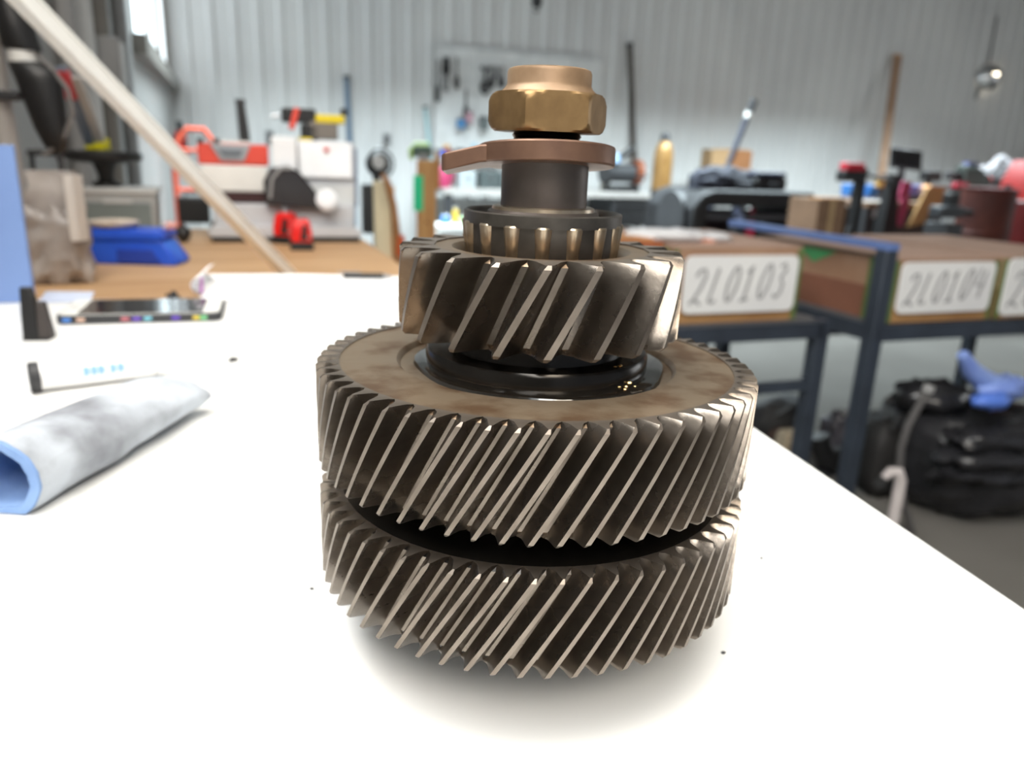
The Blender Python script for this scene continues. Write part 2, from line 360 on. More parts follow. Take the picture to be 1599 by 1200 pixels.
# ================================================================== THINGS ON THE WHITE TABLE
# shop towel, rolled up
A = onz(8, 800, TZ)+Vector((0, 0, .0165)); B = onz(268, 640, TZ)+Vector((0, 0, .013)); ax = (B-A).normalized(); sd = ax.cross(Vector((0, 0, 1))).normalized(); upv = sd.cross(ax)
TOW = mat('grey_shop_towel', S(196, 203, 212), .95, col2=S(120, 122, 128), nscale=22, mixlo=.42, mixhi=.72, bump=.5, bscale=400)
TOWB = mat('blue_towel_lining', S(150, 182, 226), .95, col2=S(120, 152, 205), nscale=30, bump=.4, bscale=500)
tw = thing('rolled_towel', 'rolled grey-blue shop towel with a light blue open end', 'towel', (A.x, A.y, TZ))
def towel(r0_, r1, t0, t1, wob, n=44, m=26, inner=False):
    rs = []
    for i in range(m+1):
        t_ = t0+(t1-t0)*i/m; c = A.lerp(B, t_); ring = []
        for j in range(n):
            a = 2*math.pi*j/n
            wr = (r0_+(r1-r0_)*t_)*(1+wob*noise.noise(Vector((math.cos(a)*1.6, math.sin(a)*1.6, t_*4)))+wob*.5*noise.noise(Vector((math.cos(a)*4, math.sin(a)*4, t_*9))))
            fl = 1-.25*max(0, t_-.25); wd = 1.15+.75*max(0, t_)
            en = 1.0 if t_ < .93 else math.sqrt(max(.02, 1-((t_-.93)/.075)**2))
            p = c+sd*(math.cos(a)*wr*wd*(.75+.25*en))+upv*(math.sin(a)*wr*fl*en); p.z = max(p.z, TZ+.0006); p = p+ax*(.006*math.cos(a)*max(0, t_-.5))
            ring.append(p-Vector((A.x, A.y, TZ)))
        rs.append(ring)
    return rs
part('towel_outer', MB().rings(towel(.0185, .0150, 0, 1, .09), False, True), TOW, tw, ang=70)
lin = towel(.0182, .0182, -.012, .02, .08, m=3); inn = towel(.0142, .0135, -.010, .42, .12, m=8)
part('towel_lining', MB().rings(lin[::-1]+inn, False, True), TOWB, tw, ang=70)
l2 = towel(.0150, .0150, .0, .06, .10, m=3); i2 = towel(.0138, .0135, .005, .3, .12, m=6)
part('towel_fold', MB().rings(l2[::-1]+i2, False, False), TOWB, tw, ang=70)
# white tube with dark cap behind the towel
a = onz(58, 612, TZ); b = onz(372, 572, TZ)
d = (b-a); Ln = d.length; yaw = math.atan2(d.y, d.x)
t = thing('sealant_tube', 'white tube with blue print and dark end cap behind the towel', 'tube', a, yaw)
WTB = mat('tube_white', S(240, 240, 240), .35)
part('tube_body', MB().rings([[Vector((x, r*math.cos(q), .0105+r*math.sin(q))) for q in [2*math.pi*j/24 for j in range(24)]] for x, r in ((.002, .0098), (Ln*.52, .0098), (Ln*.56, .0085), (Ln*.58, .004))]), WTB, t)
part('end_cap', MB().rings([[Vector((x, r*math.cos(q), .0105+r*math.sin(q))) for q in [2*math.pi*j/24 for j in range(24)]] for x, r in ((-.0025, .0104), (-.0032, .0104), (.0025, .0104))]), DARK, t)
part('nozzle', MB().rings([[Vector((x, r*math.cos(q), .0105-max(0, (x-Ln*.57))*.055+r*math.sin(q))) for q in [2*math.pi*j/16 for j in range(16)]] for x, r in ((Ln*.57, .0042), (Ln*.95, .0022))]), WTB, t)
part('nozzle_tip', MB().cyl((Ln*.95, 0, .0060), (Ln, 0, .0057), .0024, .0016, 10), BLACK, t)
INK = mat('pale_blue_ink', S(150, 195, 240), .5)
for i, x in enumerate((.030, .035, .0395, .047, .052)):
    part('print_mark', MB().box((x, -.0092, .0128), (.0034, .0014, .0060)).box((x+.001, -.0092, .0128), (.0040, .0012, .0016)), INK, t)
# phone lying flat
a = onz(86, 508, TZ); b = onz(346, 502, TZ); d = b-a; yaw = math.atan2(d.y, d.x); Lp = d.length
t = thing('phone', 'phone with black screen and white ends lying flat on the table', 'phone', a, yaw)
def rrect(x0, y0, x1, y1, r, n=5):
    o = []
    for cx, cy, s0 in ((x1-r, y0+r, -90), (x1-r, y1-r, 0), (x0+r, y1-r, 90), (x0+r, y0+r, 180)):
        o += [(cx+r*math.cos(R(s0+90*i/n)), cy+r*math.sin(R(s0+90*i/n))) for i in range(n+1)]
    return o
WP = .082
part('case', MB().flat(rrect(0, 0, Lp, WP, .009), .0004, .0082), DARK, t, .001)
part('white_face', MB().flat(rrect(.002, .003, Lp-.002, WP-.002, .008), .0082, .0090), WHITE, t)
part('screen', MB().flat(rrect(.018, .004, Lp-.017, WP-.004, .002), .0090, .0093), mat('screen_glass', (.012, .013, .016), .08), t)
part('home_button', MB().lathe([(0, .0096), (.004, .0096), (.005, .0091), (.005, .0085)], 20, (.0095, WP/2, 0)), LGREY, t)
for i, (x, c) in enumerate(((.010, (90, 150, 235)), (.022, (225, 190, 170)), (.060, (200, 120, 130)), (.070, (120, 90, 200)), (.080, (130, 200, 220)), (.105, (110, 80, 200)), (.124, (225, 200, 80)), (.130, (130, 210, 150)))):
    part('case_mark', MB().box((x, -.0002, .0045), (.007, .0012, .0035)), mat('case_mark_%d' % i, S(*c), .4), t)
# black wedge stand
p = onz(58, 530, TZ); k = kk(p)
t = thing('wedge_stand', 'small black plastic wedge standing at the left of the phone', 'stand', p, R(12))
part('wedge', MB(k).rings([[Vector(q) for q in ((-16, -12, 0), (6, -12, 0), (6, 26, 0), (-16, 26, 0))], [Vector(q) for q in ((-18, -2, 40), (4, -2, 40), (4, 22, 40), (-18, 22, 40))], [Vector(q) for q in ((-18, 6, 80), (-2, 6, 80), (-2, 18, 80), (-18, 18, 80))]]), BLACK, t, .0012)
part('support_rib', MB(k).rings([[Vector(q) for q in ((5, -10, 0), (22, -6, 0), (22, 18, 0), (5, 20, 0))], [Vector(q) for q in ((4, 0, 58), (16, 2, 58), (16, 14, 58), (4, 16, 58))]]), mat('dark_brown_plastic', S(62, 56, 54), .5), t, .001)
part('foot_lip', MB(k).box((2, 4, 2), (36, 30, 4)), BLACK, t)
# blue binder standing on the left
p = onz(54, 472, TZ); q = at(46, 228, p.y)
t = thing('blue_binder', 'light blue folder standing upright at the left edge of the table', 'folder', p, R(24))
BB = mat('light_blue_cover', S(132, 162, 218), .55, col2=S(120, 150, 208), nscale=5)
hz = q.z-TZ-.0005
part('front_cover', MB().box((-.075, 0, hz/2+.0005), (.15, .002, hz)), BB, t, .0006)
part('back_cover', MB().box((-.075, .012, hz/2+.0005), (.15, .002, hz)), BB, t, .0006)
part('spine', MB().box((-.001, .006, hz/2+.0005), (.002, .010, hz)), BB, t, .0006)
part('pages', MB().box((-.076, .006, hz/2), (.144, .009, hz-.012)), WHITE, t)
# papers at the far edge of the table
PAP = mat('paper', S(244, 244, 244), .8, col2=S(238, 238, 240), nscale=10)
c4 = [onz(312, 467, TZ+.006), onz(470, 470, TZ+.006), onz(640, 462, TZ+.006), onz(628, 432, TZ+.006), onz(470, 428, TZ+.006), onz(324, 428, TZ+.006)]
o = Vector((sum(q.x for q in c4)/6, sum(q.y for q in c4)/6, TZ))
t = thing('paper_pad', 'stack of white papers at the far edge of the white table', 'paper', o)
part('lower_sheets', MB().flat([((q.x-o.x)*.97, (q.y-o.y)*.97) for q in c4], .0005, .005), PAP, t)
part('top_sheet', MB().flat([(q.x-o.x, q.y-o.y) for q in c4], .0052, .0060), PAP, t)
a = onz(322, 463, TZ+.006); b = onz(352, 430, TZ+.006)
t = thing('curled_paper', 'white curled sheet with a purple edge on the paper stack', 'paper', (a.x, a.y, TZ+.0062), math.atan2(b.y-a.y, b.x-a.x))
n = 14; prof = [(.030*math.sin(R(10+150*i/n))*.5, .011*(1-math.cos(R(10+150*i/n)))) for i in range(n+1)]
part('sheet', MB().rings([[Vector((x_, y_, z_+o_)) for (y_, z_) in prof]+[Vector((x_, y_+.0004, z_+.0006)) for (y_, z_) in prof[::-1]] for x_, o_ in ((0, 0), (.05, 0), (.10, 0))]), PAP, t)
part('purple_edge', MB().box((.012, .006, .010), (.005, .003, .017), M=Matrix.Rotation(R(24), 3, 'Y')), mat('purple_card', S(178, 110, 180), .7), t)
a = onz(536, 435, TZ+.006); b = onz(614, 436, TZ+.006)
t = thing('black_pen', 'thin black pen lying on the far papers', 'pen', (a.x, a.y, TZ+.0062), math.atan2(b.y-a.y, b.x-a.x)); Lq = (b-a).length
part('barrel', MB().cyl((0, 0, .004), (Lq*.8, 0, .004), .0036, n=10), BLACK, t); part('tip', MB().cyl((Lq*.8, 0, .004), (Lq, 0, .003), .0034, .0008, 10), STEEL, t); part('clip', MB().box((Lq*.12, 0, .0085), (.03, .002, .0012)), STEEL, t)
c4 = [onz(60, 474, TZ), onz(140, 472, TZ), onz(148, 458, TZ), onz(72, 457, TZ)]
o = c4[0].copy(); t = tag(part('blue_sheet', MB().flat([(q.x-o.x, q.y-o.y) for q in c4], 0, .001), mat('pale_blue_paper', S(205, 215, 238), .7), None, loc=(o.x, o.y, TZ+.0006)), 'pale blue sheet of paper beside the blue binder', 'paper')
p = onz(272, 468, TZ); k = kk(p)  # small black cap behind the phone
t = thing('black_cap', 'small black cap standing behind the phone', 'cap', p)
part('cap_body', MB(k).lathe([(0, 0), (9, 0), (9, 5), (5, 8), (4, 13), (0, 14)], 16), BLACK, t); part('cap_wing', MB(k).box((-4, 0, 6), (16, 4, 6)), BLACK, t, .0005)
for i, ((x, y), l) in enumerate((((1189, 873), 'tiny dark metal chip to the right of the gears'), ((487, 921), 'tiny dark metal chip to the left of the lower gear'), ((1129, 1021), 'tiny metal chip in the shadow right of the lower gear'))):
    p = onz(x, y, TZ); tag(part('metal_chip', MB().blob((0, 0, .0004), (.0009, .0006, .0005), .4, 2, i, 8, 6), DARK, None, loc=p), l, 'metal chip')

# long white strip leaning from the bench up to the left wall
a = onz(452, 440, BZ)+Vector((0, 0, .009)); b0 = at(34, 0, .80); d = (b0-a)
e1a, e1d = a.dot(E1), d.dot(E1); end = a+d*((WLF+.014-e1a)/e1d)
t = thing('white_strip', 'long white plastic strip leaning diagonally against the left wall', 'strip', a)
ex = (end-a).normalized(); sx_ = ex.cross(Vector((0, 0, 1))).normalized(); sy_ = sx_.cross(ex)
def bar(hw, hh, off): return MB().rings([[Vector((0, 0, 0))+c+sx_*(x*hw)+sy_*(y*hh+off) for x, y in ((-1, -1), (1, -1), (1, 1), (-1, 1))][::-1] for c in (Vector((0, 0, 0)), end-a)])
part('strip_bar', bar(.0085, .0075, 0), mat('strip_white', S(246, 245, 240), .4), t, .001)
part('strip_lip', bar(.0105, .0012, .0086), mat('strip_white', S(246, 245, 240), .4), t)
# ================================================================== THINGS ON THE PLYWOOD BENCH
# crumpled grey plastic bag
p = onz(95, 446, BZ); k = kk(p)
t = thing('grey_bag', 'crumpled grey plastic bag on the plywood behind the blue binder', 'bag', p, PH)
BAG = mat('grey_film', S(178, 172, 168), .35, col2=S(128, 121, 118), nscale=9, bump=.6, bscale=16)
part('bag_body', MB(k).blob((0, 30, 62), (44, 34, 66), .30, 2.6, 3, 40, 30, .62, 0), BAG, t, ang=80)
part('bag_neck', MB(k).rings([[Vector((x*q, 30+y*q, z)) for x, y in ((-36, -20), (0, -26), (34, -18), (40, 8), (10, 26), (-30, 18))] for q, z in ((.9, 110), (.98, 130), (.8, 150), (.86, 172))], False, False), BAG, t, ang=80)
part('bag_fold', MB(k).rings([[Vector((x, y, z)) for x, y in ((24, -14), (36, -16), (46, 6), (34, 10))] for z in (70, 120, 168)]), mat('pale_film', S(215, 210, 205), .35), t, ang=60)
# blue zip case
p = onz(206, 414, BZ); k = kk(p)
t = thing('blue_case', 'bright blue case with a slanted right end on the plywood', 'case', p, R(4))
BC = mat('bright_blue', S(38, 92, 214), .42, col2=S(28, 70, 190), nscale=8)
part('case_body', MB(k).prism([(-64, 0), (66, 0), (70, 6), (48, 38), (-68, 36)], 0, 60), BC, t, .003)
part('case_lid', MB(k).prism([(-70, 37), (49, 39), (52, 44), (46, 54), (-66, 54), (-71, 50)], -3, 62), BC, t, .003)
part('front_pocket', MB(k).prism([(-20, 4), (46, 4), (34, 24), (-20, 24)], -3, 0), mat('dark_blue', S(28, 60, 160), .5), t, .001)
part('end_gusset', MB(k).rings([[Vector(q) for q in ((67, 2, 3), (71, 30, 4), (67, 58, 3))], [Vector(q) for q in ((50, 2, 37), (54, 30, 38), (50, 58, 37))]], True, True), mat('mid_blue', S(60, 120, 232), .4), t)
pin = Vector(p)+Vector((52*k, 26*k, 54*k))
t = thing('pink_roll', 'little pink roll on the right end of the blue case', 'roll', pin)
part('roll_body', MB(k).cyl((-3, -6, 6), (3, 10, 6), 6, n=14), mat('pink', S(228, 170, 165), .6), t); part('roll_core', MB(k).cyl((-3.4, -7, 6), (-2.6, -5, 6), 3, n=10), WHITE, t)
# beige disc on the case
t = thing('beige_dish', 'round beige dish resting on top of the blue case', 'dish', Vector(p)+Vector((-38*k, 30*k, 54.5*k)))
part('dish', MB(k).lathe([(0, 0), (30, 0), (37, 5), (38, 9), (35, 10), (28, 5), (0, 5)], 32), mat('beige', S(205, 192, 178), .6), t); part('knob', MB(k).lathe([(0, 4), (6, 5), (7, 10), (0, 12)], 16), mat('beige', S(205, 192, 178), .6), t)
# grey bin with dark front
p = onz(185, 366, BZ); k = kk(p)
t = thing('grey_bin', 'grey plastic bin at the left rear of the plywood bench', 'bin', p, PH)
part('bin_body', MB(k).box((0, 45, 32), (112, 90, 64), taper=(1.04, 1.04)), mat('bin_grey', S(168, 170, 170), .5), t, .004)
part('bin_rim', MB(k).box((0, 45, 66), (122, 98, 8)), LGREY, t, .002)
part('bin_front', MB(k).box((-2, -2, 28), (104, 3, 40)), mat('slate_grey', S(120, 130, 130), .45), t, .001)
part('bin_handle', MB(k).box((4, -4, 50), (40, 3, 5)), LGREY, t)
binp, bk = p, k
# black stand with wheel on the bin and the long tool clamped in it
top = Vector(binp)+E2*(40*bk)+Vector((0, 0, 70*bk)); k = kk(top)
sx = at(166, 279, top.y); top.x = sx.x
t = thing('black_stand', 'black round stand with a wide disc on the grey bin', 'stand', top, PH)
part('stand_foot', MB(k).lathe([(0, 0), (21, 0), (20, 5), (13, 9), (0, 9)], 24), BLACK, t); part('stand_neck', MB(k).lathe([(11, 8), (12, 20), (16, 32), (22, 40)], 24), BLACK, t)
part('stand_disc', MB(k).lathe([(0, 36), (40, 36), (54, 41), (55, 48), (50, 53), (0, 54)], 36), BLACK, t)
part('stand_arm', MB(k).tube([(-50, 0, 46), (-75, -4, 48), (-102, -4, 47)], 4.5, 8), BLACK, t); part('stand_hook', MB(k).tube([(-96, -4, 46), (-97, -5, 30), (-96, -6, 14)], 3.5, 8), BLACK, t)
tb = top+Vector((-8*k, 0, 54.5*k)); tt = at(103, 104, top.y-.12); k2 = k
t = thing('scraper_tool', 'leaning grey tool with red grip and yellow ferrule on the black stand', 'tool', tb)
d = tt-tb; M_ = along(tb, tt); LL = d.length
part('blade_left', MB().box(d*.5+M_ @ Vector((-.011, 0, 0)), (.022, .012, LL*.98), M=M_), mat('blue_grey_metal', S(120, 132, 148), .4, .2), t, .001)
part('blade_right', MB().box(d*.45+M_ @ Vector((.012, .002, 0)), (.020, .012, LL*.86), M=M_), mat('pale_metal', S(190, 188, 184), .4, .2), t, .001)
part('red_grip', MB().box(d*.80+M_ @ Vector((-.012, 0, 0)), (.025, .018, LL*.32), M=M_), mat('muted_red', S(205, 70, 78), .5), t, .002)
part('yellow_ferrule', MB().box((0, 0, 8.5*k2), (30*k2, 20*k2, 17*k2)), mat('olive_yellow', S(208, 200, 20), .5), t, .002)
# drill press at the far left: grey column, black motor housing and cone
p = onz(30, 420, BZ); p = Vector((p.x, p.y, BZ)); k = kk(p)
t = thing('bench_drill', 'bench drill with grey column and black tapered housing at the far left', 'drill', p, R(10))
part('base_plate', MB(k).box((20, 20, 5), (70, 80, 10)), GREY, t, .002); part('column', MB(k).cyl((2, 20, 10), (-6, 20, 430), 17, n=20), mat('column_grey', S(168, 164, 160), .4), t)
part('bracket', MB(k).box((2, 8, 255), (58, 24, 13)), DARK, t, .002); part('bracket_knob', MB(k).cyl((-14, -10, 285), (-14, 4, 285), 9, n=16), LGREY, t)
part('upper_housing', MB(k).rings([[Vector((cx+rx*math.cos(2*math.pi*j/20), 6+ry*math.sin(2*math.pi*j/20), z)) for j in range(20)] for cx, rx, ry, z in ((47, 24, 20, 318), (43, 26, 24, 325), (38, 23, 24, 360), (33, 16, 20, 395), (30, 10, 12, 402))]), BLACK, t)
part('white_collar', MB(k).lathe([(0, 302), (19, 302), (20, 310), (19, 319), (0, 319)], 24, (44, 6, 0)), WHITE, t)
part('tapered_housing', MB(k).rings([[Vector((cx+rx*math.cos(2*math.pi*j/20), 4+rx*.8*math.sin(2*math.pi*j/20), z)) for j in range(20)] for cx, rx, z in ((76, 8, 176), (74, 16, 186), (71, 23, 210), (66, 28, 250), (62, 31, 278), (58, 31, 290), (50, 26, 300), (46, 20, 303))]), BLACK, t)
part('cable', MB(k).tube([(62, 4, 315), (82, 0, 296), (102, -2, 268), (106, -2, 236), (92, -2, 205), (72, -4, 182), (58, -4, 172)], 3.5, 8), mat('grey_cable', S(110, 106, 104), .5), t)
part('chuck', MB(k).tube([(76, 4, 180), (78, 4, 160), (76, 4, 140)], [6, 4, 3.5], 10), DARK, t)
# black knob on the bench
p = onz(287, 378, BZ); k = kk(p)
t = thing('rubber_ball', 'round black ball on the plywood right of the blue case', 'ball', p)
part('ball', MB(k).lathe([(0, 0), (5, 0)]+[(12*math.cos(R(a)), 13+12*math.sin(R(a))) for a in range(-65, 90, 10)]+[(0, 25)], 24), BLACK, t); part('stem', MB(k).lathe([(0, 23), (4, 23), (4, 28), (0, 28)], 12), DARK, t)

# bench machine with wide base, white glossy cabinet and dark hood
p = onz(450, 379, BZ); k = kk(p)
t = thing('bench_machine', 'light grey bench machine with white cabinet and dark hood', 'machine', p, PH)
BM = mat('machine_grey', S(190, 192, 196), .42); BW = mat('machine_white_glare', S(238, 240, 243), .22, coat=.5)  # the white partly stands in for glare on the glossy panels
part('rubber_base', MB(k).box((0, 70, 4), (222, 140, 8)), BLACK, t, .002)
part('base_tray', MB(k).prism([(-113, 8), (112, 8), (116, 16), (104, 26), (-104, 26), (-116, 16)], 0, 140), BM, t, .003)
part('base_deck', MB(k).box((0, 74, 41), (212, 126, 32)), BM, t, .004)
cab = part('cabinet', MB(k).box((66, 82, 104), (88, 100, 96)), BM, t, .004)
part('cabinet_front', MB(k).box((64, 30.5, 126), (82, 4, 56), M=Matrix.Rotation(R(-8), 3, 'X')), BW, cab, .002)
part('cabinet_emblem', MB(k).box((66, 29, 141), (8, 4.5, 5), M=Matrix.Rotation(R(-8), 3, 'X')), RED, cab)
part('lower_panel', MB(k).box((66, 30, 72), (84, 3, 30)), LGREY, cab, .001)
part('cabinet_side_trim', MB(k).box((112, 60, 100), (4, 60, 90)), mat('trim_blue_grey', S(120, 130, 150), .4), cab)
part('glare_white_cover', MB(k).rings([[Vector((x, y, z)) for x, y in ((-18, 8), (18, 6), (22, 30), (-14, 34))] for z in (108, 130, 148, 158)]), BW, t, .003)  # glossy cover coloured white to stand in for its glare
hood = part('dark_hood', MB(k).prism([(-30, 57), (58, 50), (56, 60), (40, 84), (22, 106), (4, 116), (-20, 112), (-32, 92)], -6, 40), mat('smoked_plastic', (.03, .028, .030), .15), t, .004)
part('hood_highlight_rim', MB(k).tube([(-24, -7, 66), (-20, -7, 96), (-6, -7, 112), (10, -7, 112)], 2.5, 6), GREY, hood)
part('glare_disc', MB(k).lathe([(0, 0), (16, 0), (17, 4), (12, 8), (0, 8)], 24), BW, t, loc=Vector((60, -8, 66))*k, rot=(R(78), 0, 0))  # white disc standing in for a spot of reflected light
mloc, mk = p, k
# red and white case on the machine deck
p = mloc+E1*(-72*mk)+E2*(64*mk)+Vector((0, 0, 57.2*mk))
k = mk*1.04
t = thing('red_white_box', 'red and white box with grey front panel beside the white cabinet', 'box', p, PH)
RW = mat('soft_red', S(222, 78, 62), .45)
part('dark_plinth', MB(k).box((0, 0, 8), (84, 60, 16)), mat('dark_maroon', S(58, 22, 24), .5), t, .003)
part('white_front', MB(k).box((0, -2, 35), (92, 62, 38)), WHITE, t, .004)
part('red_top', MB(k).box((0, 0, 69), (98, 66, 30)), RW, t, .004)
part('grey_panel', MB(k).prism([(-32, 83), (24, 83), (14, 60), (-18, 60)], -36, -33), mat('panel_grey', S(160, 166, 172), .4), t, .001)
part('panel_slot', MB(k).prism([(-22, 76), (14, 76), (8, 66), (-14, 66)], -38, -35.5), mat('slot_grey', S(110, 118, 126), .4), t)
part('white_lid', MB(k).box((-2, 0, 86), (52, 60, 4)), WHITE, t, .001)
for x in (-44, -22): part('latch', MB(k).box((x, -30, 87), (8, 8, 7)), DARK, t)
tb = p+Vector((0, 0, 84*k))+E2*(34*k)
t = thing('black_bar', 'upright black bar behind the red and white box', 'bar', p+E1*(18*k)+E2*(44*k)-Vector((0, 0, 0)), PH)
part('bar_body', MB(k).rings([[Vector((x*q+c, y*q, z)) for x, y in ((-7, -4), (7, -4), (7, 4), (-7, 4))] for q, c, z in ((1, 3, 0), (1, 2, 60), (1.1, 0, 100), (.9, -3, 145))]), BLACK, t, .001); part('bar_cap', MB(k).box((-3, 0, 147), (15, 9, 5)), DARK, t)
# cordless tool on top of the cabinet
p = mloc+E1*(64*mk)+E2*(80*mk)+Vector((0, 0, 152.3*mk)); k = mk
t = thing('cordless_tool', 'black and yellow power tool on top of the white machine cabinet', 'power tool', p, PH)
part('motor_body', MB(k).box((4, 0, 18), (44, 30, 28)), mat('tool_grey', S(120, 112, 104), .5), t, .004); part('yellow_band', MB(k).box((14, 0, 36), (46, 32, 13)), YEL, t, .003)
part('black_handle', MB(k).rings([[Vector((x, y*12, z)) for y, z in ((-1, 28), (1, 28), (1, 50), (-1, 50))] for x in (-60, -48, -30, -12, -8)]), BLACK, t, .004)
part('red_lever', MB(k).box((-42, -14, 34), (9, 6, 34), M=Matrix.Rotation(R(18), 3, 'Y')), RW, t, .002); part('battery', MB(k).box((-18, 0, 14), (26, 30, 26)), BLACK, t, .004)
part('yellow_foot', MB(k).box((-26, -10, 3), (20, 18, 6)), YEL, t, .001); part('tool_spindle', MB(k).cyl((38, 0, 42), (38, 0, 54), 6, n=12), DARK, t)
part('trigger', MB(k).cyl((-64, 0, 38), (-76, 0, 36), 3.5, 2, 8), STEEL, t)
# two red tools at the front of the machine
RDB = mat('bright_red', S(222, 26, 22), .35)
for i, (x, y, yaw, l) in enumerate(((444, 381, -.1, 'bright red cordless battery tool, left of the pair before the dark hood'), (472, 391, .35, 'bright red cordless battery tool, right and nearer of the pair before the dark hood'))):
    p = onz(x, y, BZ); k = kk(p)
    t = thing('red_battery_tool', l, 'power tool', p, yaw, 'red battery tools')
    part('battery_base', MB(k).box((0, 8, 6), (34, 30, 11)), BLACK, t, .002); part('red_body', MB(k).rings([[Vector((x_*q, 8+y_*q, z)) for x_, y_ in ((-15, -13), (15, -13), (17, 13), (-17, 13))] for q, z in ((1, 12), (1.02, 26), (.86, 42), (.60, 48))]), RDB, t, .003)
    part('black_inset', MB(k).prism([(-3, 16), (7, 16), (9, 38), (2, 40)], -6, -3), BLACK, t); part('silver_nose', MB(k).lathe([(0, 47), (7, 47), (6, 54), (0, 56)], 14, (0, 8, 0)), STEEL, t)
    part('screw', MB(k).cyl((10, -7, 20), (10, -4, 20), 2.2, n=8), STEEL, t)
# black box by the left wall, on the bench
p = onz(304, 350, BZ); k = kk(p)
t = thing('black_box', 'low black box at the rear left corner of the plywood bench', 'box', p+E2*.02, PH)
part('box_body', MB(k).box((0, 20, 17), (46, 40, 34)), BLACK, t, .003); part('box_lid', MB(k).box((0, 20, 36), (48, 42, 5)), DARK, t, .001); part('box_handle', MB(k).tube([(-12, 20, 38), (-12, 20, 46), (12, 20, 46), (12, 20, 38)], 2, 6), DARK, t)

# ================================================================== FAR LEFT OF THE SHOP
def base_at(x, Y):                                                       # a point of the floor under that px column
    q = at(x, 300, Y); return Vector((q.x, q.y, FLOOR))
# red hand truck by the left wall
p = base_at(312, 6.2); k = kk(at(312, 250, 6.2)); zt = lambda y, Y, x=800: at(x, y, Y).z-FLOOR
t = thing('hand_truck', 'red hand truck with curved handle by the far left corner', 'hand truck', p, PH)
hT = zt(198, 6.2, 300); w_ = .17; OR = mat('orange_red', S(210, 90, 64), .45)
part('frame', MB().tube([(w_, 0, .12), (w_, 0, hT*.7), (w_*.9, .0, hT*.88), (w_*.35, 0, hT*.985), (-w_*.35, 0, hT*.985), (-w_*.9, 0, hT*.88), (-w_, 0, hT*.7), (-w_, 0, .12)], .022, 10), OR, t)
for z in (.35, .7, 1.0): part('cross_bar', MB().cyl((-w_, 0, z), (w_, 0, z), .015, n=8), OR, t)
for s_ in (-1, 1): part('wheel', MB().cyl((s_*.16, .10, .12), (s_*.22, .10, .12), .12, n=20), BLACK, t)
part('toe_plate', MB().box((0, -.10, .012), (.36, .22, .02)), OR, t)
# fire extinguisher on the left wall
p = one1(285, 255, WLF+.075)
t = thing('fire_extinguisher', 'red fire extinguisher with black head hung in the far left corner', 'fire extinguisher', p, PH)
part('bottle', MB().lathe([(0, 0), (.05, 0), (.058, .02), (.058, .24), (.04, .29), (.018, .31), (0, .31)], 20), RED, t); part('valve_head', MB().box((0, 0, .35), (.05, .10, .08)), BLACK, t, .01)
part('hose', MB().tube([(0, -.04, .35), (.03, -.09, .28), (.05, -.06, .12)], .012, 8), BLACK, t); part('bracket', MB().box((-.064, 0, .18), (.014, .08, .10)), DARK, t)
# blue-grey pole at the back wall
def wallpole(name, label, x0, y0, x1, y1, b0, b1, r, m, cat, extra=None, floor=True):
    a = one2(x0, y0, b0); c = one2(x1, y1, b1)
    if floor: c = a+(c-a)*((a.z-FLOOR)/(a.z-c.z))
    t = thing(name, label, cat, c); part('shaft', MB().cyl((0, 0, 0), a-c, r, n=10), m, t)
    part('end_cap', MB().cyl((a-c)*.985, (a-c)*1.003, r*1.25, n=10), DARK, t)
    part('foot', MB().cyl((a-c)*.0, (a-c)*.02, r*1.3, n=10), BLACK, t)
    return t, a, c
wallpole('blue_pole', 'thin blue-grey pole standing behind the black and yellow tool', 541, 119, 546, 216, 8.93, 8.92, .030, mat('blue_grey', S(92, 116, 138), .4), 'pole')
wallpole('dark_pole', 'tall dark brown pole leaning on the back wall right of the nut', 983, 68, 990, 238, 8.93, 8.92, .036, mat('dark_brown', S(74, 66, 60), .6), 'pole')
wallpole('pale_cyan_pole', 'short pale cyan pole against the wall left of the hanging tools', 664, 166, 671, 232, 8.93, 8.92, .024, mat('pale_cyan', S(176, 208, 212), .5), 'pole')
# black fan on a stand right of the machine
p = base_at(588, 3.6); k = kk(at(588, 255, 3.6)); zc = zt(256, 3.6, 588)
t = thing('pedestal_fan', 'black pedestal fan standing right of the white machine', 'fan', p, PH)
part('fan_base', MB().lathe([(0, 0), (.17, 0), (.16, .02), (.03, .04), (0, .04)], 28), BLACK, t); part('fan_pole', MB().cyl((0, 0, .03), (0, 0, zc-.05), .018, n=12), DARK, t)
fh = part('fan_head', MB().lathe([(0, .05), (.035, .05), (.05, .02), (.055, -.02), (.045, -.04), (0, -.045)], 24), BLACK, t, loc=(.01, 0, zc), rot=(R(80), 0, R(15)))
part('guard_ring', MB().tube([(.060*math.cos(2*math.pi*i/24), .060*math.sin(2*math.pi*i/24), .03) for i in range(25)], .006, 6), BLACKG, fh)
part('silver_face', MB().lathe([(0, .056), (.030, .054), (.032, .048), (0, .046)], 20), LGREY, fh, loc=(-.022, 0, 0))
part('control_box', MB().box((-.03, 0, zc-.20), (.075, .06, .22)), DARK, t, .008)
